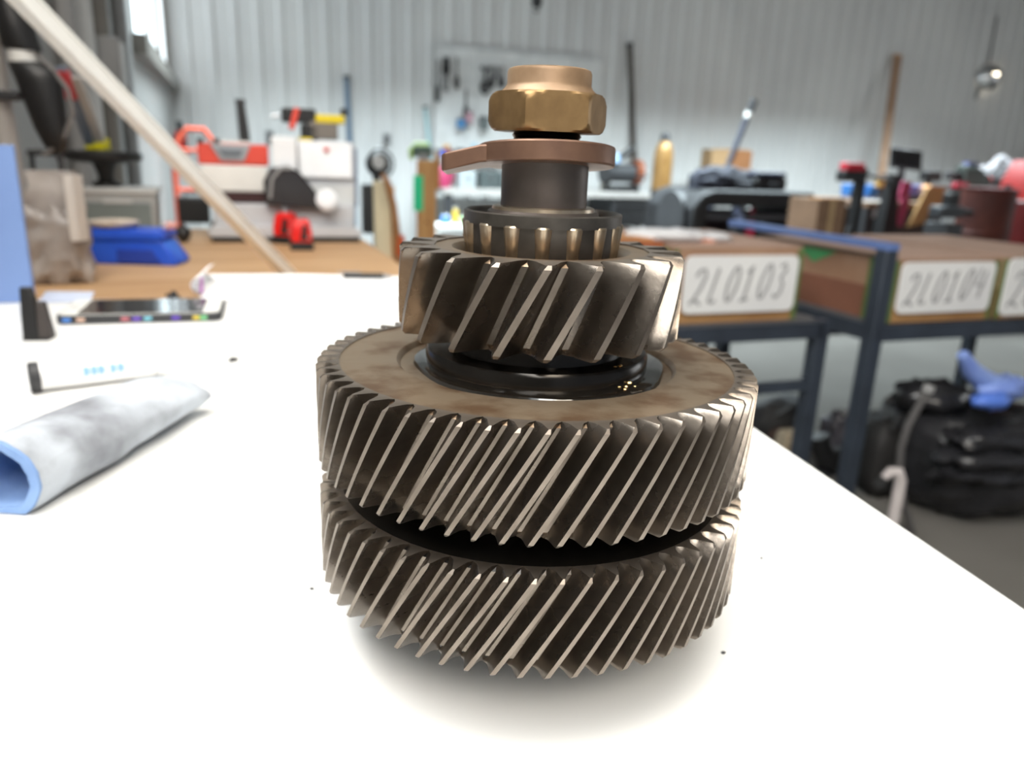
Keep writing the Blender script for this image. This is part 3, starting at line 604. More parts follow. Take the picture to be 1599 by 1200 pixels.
# pale leaning board and brown strap beside it
p = base_at(598, 3.2); k = kk(at(598, 320, 3.2)); zt1 = zt(283, 3.2, 598)
t = thing('pale_board', 'pale cream board leaning by the right end of the plywood bench', 'board', p, PH)
part('board_panel', MB().rings([[Vector((x, y+off, z)) for x, y in ((-.035, -.01), (.035, -.01), (.035, .01), (-.035, .01))] for off, z in ((-.05, 0), (.02, zt1*.9), (.03, zt1))]), mat('cream_board', S(238, 226, 190), .6), t, .003); part('board_edge', MB().box((.040, 0, zt1*.5), (.008, .03, zt1*.96)), WOODP, t)
t = thing('brown_strap', 'brown curved strap hanging down beside the pale cream board', 'strap', base_at(616, 3.15), PH)
z0_ = zt(272, 3.15, 612); part('strap_band', MB().tube([(-.05, 0, z0_), (-.03, 0, z0_-.03), (-.005, 0, z0_-.12), (.012, 0, z0_-.25), (.02, 0, z0_-.40), (.02, 0, 0)], [.010, .014, .014, .015, .016, .016], 10), mat('tan_brown', S(172, 120, 74), .6), t)
part('orange_end', MB().cyl((.02, 0, z0_-.32), (.022, 0, z0_-.24), .019, n=12), mat('orange', S(215, 90, 40), .5), t); part('strap_hook', MB().tube([(-.05, 0, z0_), (-.065, 0, z0_+.015), (-.075, 0, z0_)], .007, 8), DARK, t)
# timber post with green tape and clamp
Yp = 4.6; p = base_at(662, Yp); k = kk(at(662, 300, Yp)); hT = zt(250, Yp, 662)
t = thing('timber_post', 'pine timber post with a strip of bright green tape', 'post', p, R(4))
part('post', MB().box((.015, 0, hT/2), (.11, .09, hT)), WOODP, t, .004); part('side_rail', MB().box((.075, .02, hT-.06), (.03, .07, .20)), mat('dark_pine', S(198, 138, 70), .6), t, .003)
part('green_tape', MB().box((-.030, -.047, hT-.185), (.055, .004, .20)), mat('bright_green', S(40, 235, 165), .5), t)
part('post_foot', MB().box((0, 0, .02), (.22, .20, .04)), WOODP, t)
for i in range(3): part('knot', MB().lathe([(0, 0), (.008, 0), (.008, .002), (0, .003)], 10), mat('knot_brown', S(150, 96, 50), .7), t, loc=(.02+.012*i, -.0452, hT-.35-.11*i), rot=(R(90), 0, 0))
t = thing('green_clamp', 'dark and lime green clamp on top of the timber post', 'clamp', p+Vector((-.01, 0, hT)), R(4))
part('clamp_jaw', MB().box((0, 0, .045), (.11, .07, .06)), mat('dark_green', S(70, 96, 80), .5), t, .008); part('clamp_arm', MB().tube([(-.06, 0, .0), (-.07, 0, .05), (-.04, 0, .085), (.04, 0, .085)], .012, 8), mat('lime', S(190, 225, 120), .5), t); part('clamp_pad', MB().box((.01, -.038, .02), (.06, .01, .035)), GREY, t)

# ================================================================== BACK WALL: PEGBOARD AND TOOLS
PB = WB-.045
a = one2(678, 232, PB); b = one2(940, 90, PB); e0, e1_ = a.dot(E1), b.dot(E1)
t = thing('pegboard', 'white pegboard on the back wall behind the nut', 'pegboard', fe((e0+e1_)/2, PB, a.z), PH)
part('board', MB().box((0, 0, (b.z-a.z)/2), (e1_-e0, .018, b.z-a.z)), mat('pegboard_white', S(222, 223, 222), .6), t, .002)
part('top_rail', MB().box((0, -.015, b.z-a.z-.03), ((e1_-e0), .03, .03)), LGREY, t)
for i in range(3): part('board_seam', MB().box(((i-1)*(e1_-e0)/3.2, -.010, (b.z-a.z)/2), (.012, .004, b.z-a.z-.08)), LGREY, t)
TG = 'tools hung on the pegboard'
def hung(name, label, cat, x, y0, y1, builder):
    q = one2(x, y0, PB-.075); q2 = one2(x, y1, PB-.075); L_ = q.z-q2.z
    t = thing(name, label, cat, q2, PH, TG); part('hook', MB().cyl((0, -.005, L_*.97), (0, .066, L_*.97), .006, n=8), STEEL, t)
    builder(t, L_); return t
TS = mat('tool_steel_dark', S(110, 110, 110), .5, .3)
def wrench(t, L_):
    part('shank', MB().box((0, 0, L_*.5), (.045, .012, L_*.72)), TS, t, .003)
    part('open_jaw', MB().prism([(-.05, L_*.84), (.05, L_*.84), (.06, L_), (.025, L_), (.02, L_*.92), (-.02, L_*.92), (-.025, L_), (-.06, L_)], -.008, .008), TS, t)
    part('ring_end', MB().tube([(.045*math.cos(R(i*30)), 0, .06+.055*math.sin(R(i*30))) for i in range(13)], .02, 8), BLACK, t)
def plier(t, L_):
    for s_ in (-1, 1):
        part('handle', MB().tube([(s_*.012, 0, L_*.62), (s_*.045, 0, L_*.35), (s_*.035, 0, 0)], [.014, .02, .016], 8), BLACK, t)
        part('jaw', MB().box((s_*.016, 0, L_*.80), (.026, .02, L_*.38), taper=(.5, 1)), TS, t)
    part('pivot', MB().cyl((0, -.018, L_*.62), (0, .014, L_*.62), .028, n=12), STEEL, t)
def driver(t, L_):
    part('grip', MB().lathe([(0, 0), (.024, .01), (.03, L_*.15), (.026, L_*.36), (.014, L_*.42), (0, L_*.42)], 12), BLACK, t); part('blade', MB().cyl((0, 0, L_*.4), (0, 0, L_), .014, n=8), TS, t)
def snips(t, L_):
    part('head', MB().prism([(-.03, L_), (.03, L_), (.045, L_*.6), (.02, L_*.45), (-.02, L_*.45), (-.045, L_*.6)], -.012, .012), BLACK, t)
    for s_ in (-1, 1): part('handle', MB().tube([(s_*.01, 0, L_*.5), (s_*.03, 0, L_*.25), (s_*.012, 0, 0)], .014, 8), TS, t)
hung('hanging_tool', 'long dark tool hanging leftmost on the pegboard', 'tool', 683, 93, 160, driver)
hung('hanging_tool', 'short black-headed tool hanging second from the left on the pegboard', 'tool', 696, 89, 142, snips)
hung('hanging_tool', 'slim dark tool hanging third from the left on the pegboard', 'tool', 713, 90, 139, driver)
rl = one2(770, 103, PB-.03)
for i, (x, y1, bld, l) in enumerate(((757, 146, wrench, 'first dark tool of the tight row left of the nut collar'), (766, 138, driver, 'second dark tool of the tight row left of the nut collar'), (775, 136, plier, 'third dark tool of the tight row left of the nut collar'), (784, 138, driver, 'last dark tool of the tight row left of the nut collar'))):
    hung('rack_tool', l, 'tool', x, 103, y1, bld)
hung('thin_driver', 'thin grey driver with pink handle low on the pegboard', 'screwdriver', 727, 140, 184, driver)
def cupb(m):
    def f(t, L_):
        part('cup', MB().lathe([(0, 0), (.05, 0), (.055, L_*.8), (.05, L_*.8), (.045, .01), (0, .01)], 16), m, t); part('rim', MB().lathe([(.05, L_*.78), (.06, L_*.8), (.06, L_*.88), (.05, L_*.88)], 16), DARK, t)
    return f
hung('blue_holder', 'small blue holder fixed low on the pegboard', 'holder', 720, 184, 200, cupb(mat('steel_blue', S(70, 130, 180), .5)))
hung('grey_holder', 'dark grey holder on the pegboard left of the nut', 'holder', 756, 180, 203, cupb(mat('dark_slate', S(100, 108, 108), .5)))
hung('pink_holder', 'small dusky pink tag on the pegboard', 'tag', 732, 172, 192, cupb(mat('dusky_pink', S(180, 140, 150), .6)))
# hook and cord from the ceiling
q = one2(838, 10, 8.6)
t = thing('ceiling_hook', 'small dark hook on a cord at the top of the picture', 'hook', q)
part('cord', MB().cyl((0, 0, .10), (0, 0, CEIL-q.z), .012, n=8), DARK, t); part('hook_block', MB().blob((0, 0, .05), (.06, .05, .07), .05, 2, 1, 14, 10), BLACK, t); part('hook_tip', MB().tube([(0, 0, 0), (.03, 0, -.03), (.0, 0, -.06), (-.03, 0, -.04)], .010, 8), DARK, t)
# sockets on the wall
for i, (x, y, l) in enumerate(((421, 214, 'small grey wall socket left of the black and yellow tool'), (604, 218, 'small grey wall socket above the black fan'))):
    q = one2(x, y, WB-.03)
    t = thing('wall_socket', l, 'socket', q, PH, 'wall sockets'); part('plate', MB().box((0, 0, 0), (.09, .02, .13)), GREY, t, .004)
    for z in (-.028, .028): part('outlet', MB().box((0, -.012, z), (.05, .006, .035)), DARK, t)

# ================================================================== FAR WORKBENCH (behind bearing and washer)
WZ = -.20; b0_, b1_ = 8.05, 8.85
ea = one2(684, 300, 8.3).dot(E1); eb = one2(1016, 300, 8.3).dot(E1)
t = thing('far_workbench', 'long cluttered workbench against the back wall behind the shaft', 'workbench', fe((ea+eb)/2, (b0_+b1_)/2, FLOOR), PH)
hb = WZ-FLOOR; wb = eb-ea; WBB = t
part('bench_top', MB().box((0, 0, hb-.03), (wb, b1_-b0_, .06)), mat('grey_bench', S(176, 172, 168), .6), t, .004)
for x in (-wb/2+.06, 0, wb/2-.06):
    for y in (-.34, .34): part('leg', MB().box((x, y, (hb-.06)/2), (.08, .08, hb-.06)), DARK, t)
part('lower_shelf', MB().box((0, 0, .25), (wb-.1, .7, .03)), LGREY, t)
part('underside_shade_block', MB().box((wb/2-.35, -.02, .48), (.5, .7, .32)), DARK, t, .01)  # dark block added to stand in for the shade under the bench
for z in (.40, .54): part('underside_shade_front', MB().box((wb/2-.35, -.375, z), (.46, .02, .12)), BLACK, t, .004)
def onbench(name, label, cat, x, b=8.3, z=WZ, group=None):
    q = one2(x, 300, b); t = thing(name, label, cat, (q.x, q.y, z), PH, group); return t, kk(q)
t, k = onbench('crimson_jug', 'crimson jug on the far bench right of the timber post', 'jug', 692, 8.25)
part('jug_body', MB(k).lathe([(0, 0), (11, 0), (12, 4), (12, 24), (7, 32), (0, 33)], 18), mat('crimson', S(170, 52, 92), .45), t); part('jug_cap', MB(k).lathe([(0, 32), (5, 32), (5, 38), (0, 38)], 12), GREY, t); part('jug_handle', MB(k).tube([(8, 0, 26), (15, 0, 24), (15, 0, 12), (11, 0, 8)], 2, 8), mat('crimson', S(170, 52, 92), .45), t)
q = at(698, 336, 6.6); k = kk(q)
t = thing('small_cabinet', 'low white cabinet on the floor right of the timber post', 'cabinet', (at(708, 350, 6.6).x, 6.6, FLOOR), PH); hc = at(708, 350, 6.6).z-FLOOR
part('cabinet_box', MB().box((0, 0, hc/2), (.36, .3, hc)), WHITE, t, .006); part('cabinet_door', MB().box((0, -.155, hc*.5), (.33, .015, hc*.9)), LGREY, t, .003); part('door_knob', MB().cyl((.13, -.18, hc*.7), (.13, -.16, hc*.7), .015, n=10), DARK, t)
for nm, lb, x, w_, h_, c in (('blue_tub', 'small blue tub on the low white cabinet', 696, 15, 14, (60, 120, 190)), ('yellow_bottle', 'yellow bottle on the low white cabinet', 711, 8, 26, (222, 190, 70)), ('green_tub', 'green tub beside the yellow bottle on the white cabinet', 721, 9, 12, (150, 195, 130))):
    qq = at(x, 350, 6.6); t = thing(nm, lb, 'container', (qq.x, 6.6-.02, FLOOR+hc), PH); m = mat(nm+'_mat', S(*c), .5)
    part('body', MB(k).lathe([(0, 0), (w_/2, 0), (w_/2, h_*.75), (w_*.35, h_*.9), (0, h_*.9)], 16), m, t); part('lid', MB(k).lathe([(0, h_*.88), (w_*.36, h_*.88), (w_*.36, h_), (0, h_)], 14), LGREY, t)
# machines on the far bench seen under the washer
for nm, lb, x, w_, h_, c in (('grey_case', 'pale grey case on the far bench under the washer tab', 727, 26, 26, (168, 176, 178)), ('dark_case', 'dark green-grey case on the far bench under the washer tab', 762, 34, 27, (72, 80, 80)), ('slate_case', 'slate grey case on the far bench beside the sleeve', 790, 20, 24, (120, 128, 130))):
    t, k = onbench(nm, lb, 'case', x, 8.25); m = mat(nm+'_mat', S(*c), .5)
    part('case_body', MB(k).box((0, 0, h_/2), (w_, 22, h_)), m, t, .01); part('case_handle', MB(k).tube([(-6, 0, h_), (-6, 0, h_+4), (6, 0, h_+4), (6, 0, h_)], 1.2, 6), DARK, t); part('case_latch', MB(k).box((0, -11.5, h_*.6), (5, 2, 4)), STEEL, t)
# shelf behind, with small coloured pots above the washer tab
q = one2(730, 246, 8.75); e_ = q.dot(E1)
t = thing('wall_shelf', 'narrow shelf with small pots above the washer tab', 'shelf', fe(e_, 8.78, q.z-.03), PH)
part('shelf_board', MB().box((.06, 0, .015), (.80, .30, .03)), LGREY, t)
for x in (-.3, .4): part('shelf_bracket', MB().prism([(x-.01, 0), (x+.01, 0), (x+.01, -.18), (x-.01, -.18)], .10, .14), GREY, t)
SZ = q.z
for nm, lb, x, w_, h_, c in (('blue_pot', 'bright blue pot on the narrow wall shelf', 692, 9, 11, (70, 100, 225)), ('maroon_pot', 'maroon pot next to the bright blue pot', 702, 9, 12, (130, 46, 56)), ('tan_box', 'orange-tan pot behind the maroon pot', 697, 11, 18, (214, 160, 90)), ('dark_tin', 'dark purple-grey tin on the narrow wall shelf', 720, 18, 13, (84, 78, 88)), ('blue_grey_jar', 'blue-grey jar on the shelf above the washer', 740, 10, 22, (160, 190, 205)), ('lime_jar', 'pale lime jar on the shelf left of the nut', 768, 7, 20, (206, 214, 150))):
    bb = 8.83 if nm == 'tan_box' else 8.74
    qq = one2(x, 240, bb); k = kk(qq); m = mat(nm+'_mat', S(*c), .5); t = thing(nm, lb, 'pot', (qq.x, qq.y, SZ), PH, 'pots on the wall shelf')
    part('pot_body', MB(k).lathe([(0, 0), (w_*.42, 0), (w_*.5, h_*.2), (w_*.5, h_*.8), (w_*.4, h_*.88), (0, h_*.88)], 16), m, t); part('pot_lid', MB(k).lathe([(0, h_*.86), (w_*.42, h_*.86), (w_*.42, h_), (0, h_)], 14), DARK if c[0] < 100 else m, t)
# bench grinder / vise, dark with orange guard, at the right end of the far bench
t, k = onbench('bench_grinder', 'dark bench grinder with orange guard at the right end of the far bench', 'grinder', 968, 8.3)
part('grinder_base', MB(k).box((0, 0, 5), (56, 24, 10)), BLACK, t, .01); part('motor', MB(k).rings([[Vector((x, 14*math.cos(R(i*20)), 28+14*math.sin(R(i*20)))) for i in range(18)] for x in (-22, -18, 16, 20)]), DARK, t, .01)
for s_ in (-1, 1): part('wheel_guard', MB(k).rings([[Vector((x, 19*math.cos(R(i*20)), 30+19*math.sin(R(i*20)))) for i in range(18)] for x in (s_*27-5, s_*27+5)]), DARK if s_ < 0 else mat('rust_orange', S(140, 76, 46), .5), t, .01)
part('lamp_arm', MB(k).tube([(-20, 0, 40), (-4, -4, 52), (14, -4, 66)], 5, 8), BLACK, t); part('blue_eye_shield', MB(k).box((-24, -18, 50), (18, 2, 14), M=Matrix.Rotation(R(-25), 3, 'X')), mat('blue_shield', S(90, 140, 185), .3), t); part('tool_rest', MB(k).box((26, -22, 24), (12, 10, 3)), STEEL, t)
t, k = onbench('pale_bottle', 'pale bottle standing left of the grinder on the far bench', 'bottle', 944, 8.55)
part('bottle_body', MB(k).lathe([(0, 0), (8, 0), (8, 30), (4, 38), (3, 46), (0, 46)], 16), mat('pale_cream', S(214, 208, 190), .5), t); part('bottle_cap', MB(k).lathe([(0, 45), (4, 45), (4, 50), (0, 50)], 12), DARK, t)
# gas cylinder
q = one2(1031, 300, 7.6); p = Vector((q.x, q.y, FLOOR)); k = kk(q); hT = one2(1033, 207, 7.6).z-FLOOR
t = thing('gas_cylinder', 'tall golden gas cylinder with dark cap at the back wall', 'gas cylinder', p, 0)
r_ = 15*k; GOLD = mat('gold_paint', S(158, 122, 72), .38, .25, col2=S(132, 98, 54), nscale=6)
part('tank', MB().lathe([(0, 0), (r_, 0), (r_, hT-.30), (r_*.93, hT-.20), (r_*.7, hT-.12), (r_*.4, hT-.085), (0, hT-.085)], 28), GOLD, t)
part('valve_cap', MB().lathe([(0, hT-.09), (r_*.48, hT-.09), (r_*.5, hT-.04), (r_*.3, hT), (0, hT)], 18), DARK, t); part('safety_strap', MB().lathe([(r_*1.01, hT*.52), (r_*1.04, hT*.52), (r_*1.04, hT*.56), (r_*1.01, hT*.56)], 28), BLACK, t)

# ================================================================== DARK COVERED CART, RIGHT MIDDLE
Yc = 6.4; p = base_at(1152, Yc); k = kk(at(1152, 310, Yc)); z_ = lambda y: at(1152, y, Yc).z-FLOOR
t = thing('covered_cart', 'black utility cart with rounded dark body before the back wall', 'cart', p, PH)
zb = z_(296); CT = mat('cart_black', S(27, 28, 31), .55, col2=S(20, 20, 23), nscale=4); PHc = PH
part('cart_hood', MB().prism([(-112*k, zb-.40), (-112*k, zb-.14), (-98*k, zb-.04), (-78*k, zb), (100*k, zb), (112*k, zb-.05), (114*k, zb-.40), (96*k, zb-.40), (94*k, zb-.12), (-84*k, zb-.12), (-92*k, zb-.40)], -.28, .45), CT, t, .02)
part('inner_shelf', MB().box((4*k, .05, zb-.20), (176*k, .6, .05)), mat('cart_grey', S(60, 60, 66), .6), t, .008)
for x in (-104, 106):
    for y in (-.24, .40): part('leg', MB().box((x*k, y, (zb-.4)/2+.05), (14*k, .06, zb-.46)), BLACK, t)
part('lower_deck', MB().box((0, .08, .30), (206*k, .66, .05)), BLACK, t)
part('side_wheel', MB().cyl((-118*k, .0, zb-.22), (-108*k, .0, zb-.22), .20, n=24), DARK, t)
for x in (-104, 106): part('caster', MB().cyl((x*k-.02, -.22, .05), (x*k+.02, -.22, .05), .05, n=14), DARK, t)
part('pale_blue_pipe', MB().tube([(-44*k, -.30, zb-.14), (-34*k, -.31, zb-.19), (-31*k, -.31, zb-.30), (-32*k, -.31, zb-.55)], .030, 8), mat('pale_blue', S(112, 126, 160), .4), t)
part('inner_panel', MB().box((0, .30, zb-.42), (180*k, .03, .40)), mat('dark_wine', S(44, 24, 30), .6), t)
p2 = base_at(1158, Yc); 
t2 = thing('red_cone', 'small crimson cone inside the black cart', 'cone', p+Vector((0, 0, .326))+E1*(14*k)-E2*.12, PH)
hh = z_(322)-.326; part('cone_body', MB().lathe([(0, 0), (.04, 0), (.035, hh*.6), (.016, hh), (0, hh)], 16), mat('crimson_bright', S(196, 36, 78), .5), t2); part('cone_base', MB().box((0, 0, .01), (.12, .12, .02)), mat('crimson_bright', S(196, 36, 78), .5), t2)
zt_ = FLOOR+zb
NAVY = mat('navy_tarp', S(30, 33, 48), .8, col2=S(21, 23, 32), nscale=5, bump=.5, bscale=9)
t = thing('navy_tarp', 'crumpled navy tarp heaped on the black cart', 'tarp', p+Vector((0, 0, zb))+E1*(-28*k), PH)
part('tarp_heap', MB(k).blob((0, 8, 8), (50, 24, 26), .28, 2.2, 5, 30, 18, .8, 0.5), NAVY, t, ang=80); part('tarp_fold', MB(k).blob((-30, -6, 5), (26, 14, 12), .3, 2.4, 9, 20, 12, .8, .5), NAVY, t, ang=80); part('tarp_tail', MB(k).blob((24, -8, 4), (22, 12, 9), .3, 2.4, 12, 20, 12, .8, .5), NAVY, t, ang=80)
t = thing('black_case', 'flat black case at the right end of the black cart top', 'case', p+Vector((0, 0, zb))+E1*(54*k), PH)
part('case_shell', MB(k).box((0, 6, 10), (58, 34, 19)), BLACK, t, .02); part('case_lid', MB(k).box((0, 6, 24), (56, 33, 9)), mat('navy_dark', S(40, 44, 62), .5), t, .02); part('case_handle', MB(k).tube([(-8, -12, 10), (-8, -15, 10), (8, -15, 10), (8, -12, 10)], 1.5, 6), DARK, t)
# cardboard box on the wall bench behind the cart
q = one2(1140, 264, 8.3); k3 = kk(q)
t = thing('carton', 'cardboard carton on a stand behind the black cart', 'carton', q, PH)
part('carton_left', MB(k3).box((-18, 14, 14.5), (36, 28, 28)), mat('carton_tan', S(170, 138, 100), .8), t); part('carton_right', MB(k3).box((19, 14, 14), (38, 28, 28)), mat('carton_brown', S(146, 98, 60), .8), t); part('carton_tape', MB(k3).box((0, -.4, 14), (5, 1, 28)), CARD, t); part('carton_flap', MB(k3).box((8, 14, 29), (50, 28, 1.2)), CARD, t)
t = thing('carton_stand', 'grey stand carrying the cardboard carton behind the cart', 'stand', (q.x, q.y, FLOOR), PH); hs = q.z-FLOOR-.002
part('stand_top', MB().box((0, .1, hs-.02), (.62, .35, .04)), GREY, t)
for x in (-.27, .27): part('stand_leg', MB().box((x, .1, (hs-.04)/2), (.05, .25, hs-.04)), DARK, t)
# broom stick leaning
a = at(1178, 156, 7.35); b = at(1133, 268, 7.32); M_ = along(b, a)
foot = b+(b-a)*((b.z-FLOOR)/(a.z-b.z))
t = thing('long_broom', 'dark long-handled broom leaning up behind the navy tarp', 'broom', foot); d = a-foot
part('handle', MB().cyl((0, 0, 0), d*.93, .026, n=10), mat('slate_handle', S(66, 70, 84), .5), t); part('grip', MB().cyl(d*.935, d, .034, n=10), DARK, t); part('white_collar', MB().cyl(d*.905, d*.935, .032, n=10), WHITE, t); part('broom_head', MB().box(Vector((0, 0, .03)), (.30, .08, .05)), DARK, t)

# ================================================================== RIGHT: CLUTTERED BENCH
Yr = 7.0; k = kk(at(1420, 312, Yr)); pz = at(1420, 314, Yr).z
p = base_at(1425, Yr); hb = pz-FLOOR
t = thing('right_workbench', 'cluttered workbench in front of the back wall at the right', 'workbench', p, PH)
part('bench_top', MB().box((0, .05, hb-.025), (268*k, .7, .05)), mat('brown_bench', S(120, 92, 70), .6), t, .005)
for x in (-128, 0, 128):
    for y in (-.25, .35): part('leg', MB().box((x*k, y, (hb-.05)/2), (.07, .07, hb-.05)), DARK, t)
part('lower_shelf', MB().box((0, .05, .3), (260*k, .6, .04)), WOODP, t); part('back_panel', MB().box((30*k, .38, hb*.5), (190*k, .02, hb*.8)), mat('panel_dark', S(60, 44, 40), .7), t)
def onR(name, label, cat, x, dy=0.0, group=None, dz=0):
    e_ = (ray(x, 312)); q = p+E2*dy; r = e_*((q.dot(E2))/e_.dot(E2)); return thing(name, label, cat, (r.x, r.y, FLOOR+hb+dz), PH, group)
t = onR('black_monitor', 'black monitor tilted on the right workbench below the plank', 'monitor', 1402, .12)
part('monitor_base', MB(k).box((0, 0, 2), (34, 20, 4)), BLACK, t, .005); part('monitor_neck', MB(k).box((0, 3, 26), (8, 5, 48)), BLACK, t)
sc = part('screen_panel', MB(k).box((0, 0, 0), (62, 5, 30)), BLACKG, t, .006, loc=Vector((0, -2, 62))*k, rot=(R(-12), R(4), 0)); part('bezel', MB(k).box((0, -2.6, -14), (62, 1.5, 3)), DARK, sc)
t = onR('black_speaker', 'low black box right of the black monitor', 'box', 1446, .12)
part('box_shell', MB(k).box((0, 0, 38), (28, 18, 15)), BLACK, t, .006); part('box_post', MB(k).box((0, 2, 15), (8, 6, 31)), DARK, t); part('box_foot', MB(k).box((0, 0, 1.5), (26, 18, 3)), DARK, t); part('box_grille', MB(k).box((0, -9.3, 38), (22, 1, 10)), DARK, t)
t = onR('purple_tray', 'violet-blue tray under the black box', 'tray', 1428, -.06)
part('tray_body', MB(k).box((0, 0, 17), (38, 16, 14)), mat('violet_blue', S(98, 98, 170), .5), t, .006); part('tray_legs', MB(k).box((0, 0, 5), (30, 12, 10)), DARK, t); part('tray_label', MB(k).box((4, -8.3, 17), (14, 1, 7)), LGREY, t)
t = onR('pink_cloth', 'dusky pink cloth hanging over the front of the right workbench', 'cloth', 1408, -.25)
part('cloth_drape', MB(k).rings([[Vector((x+c, y, z)) for x, y in ((-9*w_, -2), (0, -5), (9*w_, -2), (8*w_, 3), (-8*w_, 3))] for c, w_, z in ((4, .9, 30), (3, 1, 16), (0, 1, 0.5))]), mat('pink_cloth_m', S(150, 52, 84), .8), t, ang=60)
part('cloth_tail', MB(k).rings([[Vector((x+c, y-8, z)) for x, y in ((-8, -2), (8, -2), (8, 2), (-8, 2))] for c, z in ((-1, 6), (-6, -20), (-8, -34))]), mat('pink_cloth_m', S(150, 52, 84), .8), t, ang=60)
for i, (x, l) in enumerate(((1328, 'blue parts bin left of the black post'), (1358, 'blue parts bin right of the black post'))):
    t = onR('blue_bin', l, 'bin', x, .25, 'blue parts bins', 0)
    part('bin_shell', MB(k).box((0, 0, 12), (24, 20, 18), taper=(1.08, 1.08)), mat('bin_blue', S(44, 104, 170), .5), t, .006); part('bin_lip', MB(k).box((0, -11, 18), (24, 3, 5)), mat('bin_blue', S(44, 104, 170), .5), t); part('bin_stand', MB(k).box((0, 0, 1.5), (22, 18, 3)), GREY, t)
t = onR('yellow_tool', 'small ochre tool on top of the right blue bin', 'tool', 1374, .1)
part('tool_block', MB(k).box((0, 0, 24), (20, 12, 11)), mat('ochre', S(176, 140, 76), .6), t, .006); part('tool_leg', MB(k).box((0, 0, 9.5), (8, 8, 19)), DARK, t); part('tool_handle', MB(k).tube([(-8, 0, 29), (-18, -2, 35), (-36, -2, 36)], 2.2, 8), DARK, t)
# black post with red top, standing on the floor before the bench
Yq = 6.0; q = base_at(1340, Yq); k4 = kk(at(1340, 300, Yq)); ht = at(1340, 262, Yq).z-FLOOR
t = thing('post_drill', 'black floor-standing post with a red-topped head at the right', 'drill stand', q, PH)
part('post', MB().box((0, 0, ht*.5), (13*k4, .07, ht)), BLACK, t, .006); part('head_black', MB(k4).box((-18, 0, ht/k4-13), (44, 20, 16)), BLACK, t, .01); part('head_red', MB(k4).box((-19, 0, ht/k4+1), (35, 18, 12)), mat('head_red', S(190, 26, 48), .45), t, .01)
part('post_base', MB().box((0, 0, .02), (.4, .4, .04)), BLACK, t, .006); part('support_arm', MB(k4).tube([(6, 0, ht/k4-8), (40, -2, ht/k4-16), (62, -2, ht/k4-18), (76, -2, ht/k4-28)], 2.5, 8), DARK, t)
part('cross_brace', MB(k4).tube([(-6, 0, ht/k4-88), (-12, -4, ht/k4-118)], 3.5, 8), DARK, t)
# second black post
Yq = 6.3; q = base_at(1391, Yq); ht = at(1391, 276, Yq).z-FLOOR; k4 = kk(at(1391, 300, Yq))
t = thing('black_pedestal', 'broad black pedestal left of the pink cloth', 'pedestal', q, PH)
part('pedestal_column', MB(k4).rings([[Vector((x*w_, y*w_, z)) for x, y in ((-9, -7), (9, -7), (9, 7), (-9, 7))] for w_, z in ((1.7, 0), (1.5, ht/k4-70), (1.2, ht/k4-40), (.9, ht/k4-8), (.9, ht/k4))]), BLACK, t, .006); part('pedestal_foot', MB(k4).box((0, 0, 3), (44, 40, 6)), BLACK, t); part('pedestal_plate', MB(k4).box((-2, 0, ht/k4+1.5), (30, 18, 4)), DARK, t)
# cardboard sheet, tilted
t = onR('cardboard_sheet', 'tan cardboard flap standing tilted on the right workbench', 'cardboard', 1452, -.36)
part('sheet_panel', MB(k).prism([(-34, -34), (-4, -28), (0, -16), (20, -14), (24, 20), (-10, 22)], -2, 2), mat('tan_card', S(168, 132, 84), .8), t); part('sheet_fold', MB(k).prism([(-10, 22), (24, 20), (30, 24), (-4, 26)], -2, 12), CARD, t)
# dark green machine clutter
t = onR('green_machine', 'dark green-grey machine with red knob on the right workbench', 'machine', 1506, .05)
DG = mat('dark_machine_green', S(56, 64, 60), .5)
part('machine_base', MB(k).box((0, 0, 12), (62, 26, 24)), mat('machine_black', S(38, 38, 40), .5), t, .01); part('machine_head', MB(k).rings([[Vector((x*w_+c, y*w_, z)) for x, y in ((-22, -12), (22, -12), (22, 12), (-22, 12))] for w_, c, z in ((1, 0, 24), (1.1, 4, 36), (.9, -2, 50), (.5, -10, 58))]), DG, t, .01)
part('side_drum', MB(k).cyl((24, -10, 32), (24, 12, 32), 13, n=18), DG, t); part('red_knob', MB(k).cyl((40, 0, 36), (46, 0, 36), 5, n=12), RED, t); part('left_arm', MB(k).box((-34, 0, 40), (26, 10, 12)), DARK, t, .006); part('red_tray', MB(k).box((-30, -12, 26), (26, 10, 8)), mat('tray_red', S(170, 40, 62), .5), t, .004); part('blue_cap', MB(k).box((-2, 0, 60), (20, 10, 5)), mat('cap_blue', S(80, 90, 150), .5), t)
t = thing('black_vise', 'black vise below the tan cardboard flap', 'vise', base_at(1484, 5.7), PH); hv = at(1484, 322, 5.7).z-FLOOR; k5 = kk(at(1484, 330, 5.7))
part('vise_stand', MB().box((0, 0, (hv-.12)/2), (.16, .2, hv-.12)), DARK, t, .006); part('vise_jaw', MB(k5).box((0, 0, hv/k5-9), (48, 26, 18)), mat('vise_grey', S(52, 54, 58), .5), t, .012); part('vise_screw', MB(k5).cyl((24, 0, hv/k5-8), (46, -6, hv/k5-10), 5, n=12), BLACK, t); part('vise_back', MB(k5).box((14, 8, hv/k5+9), (22, 16, 22)), BLACK, t, .01); part('vise_base', MB().box((0, 0, .02), (.4, .4, .04)), DARK, t)
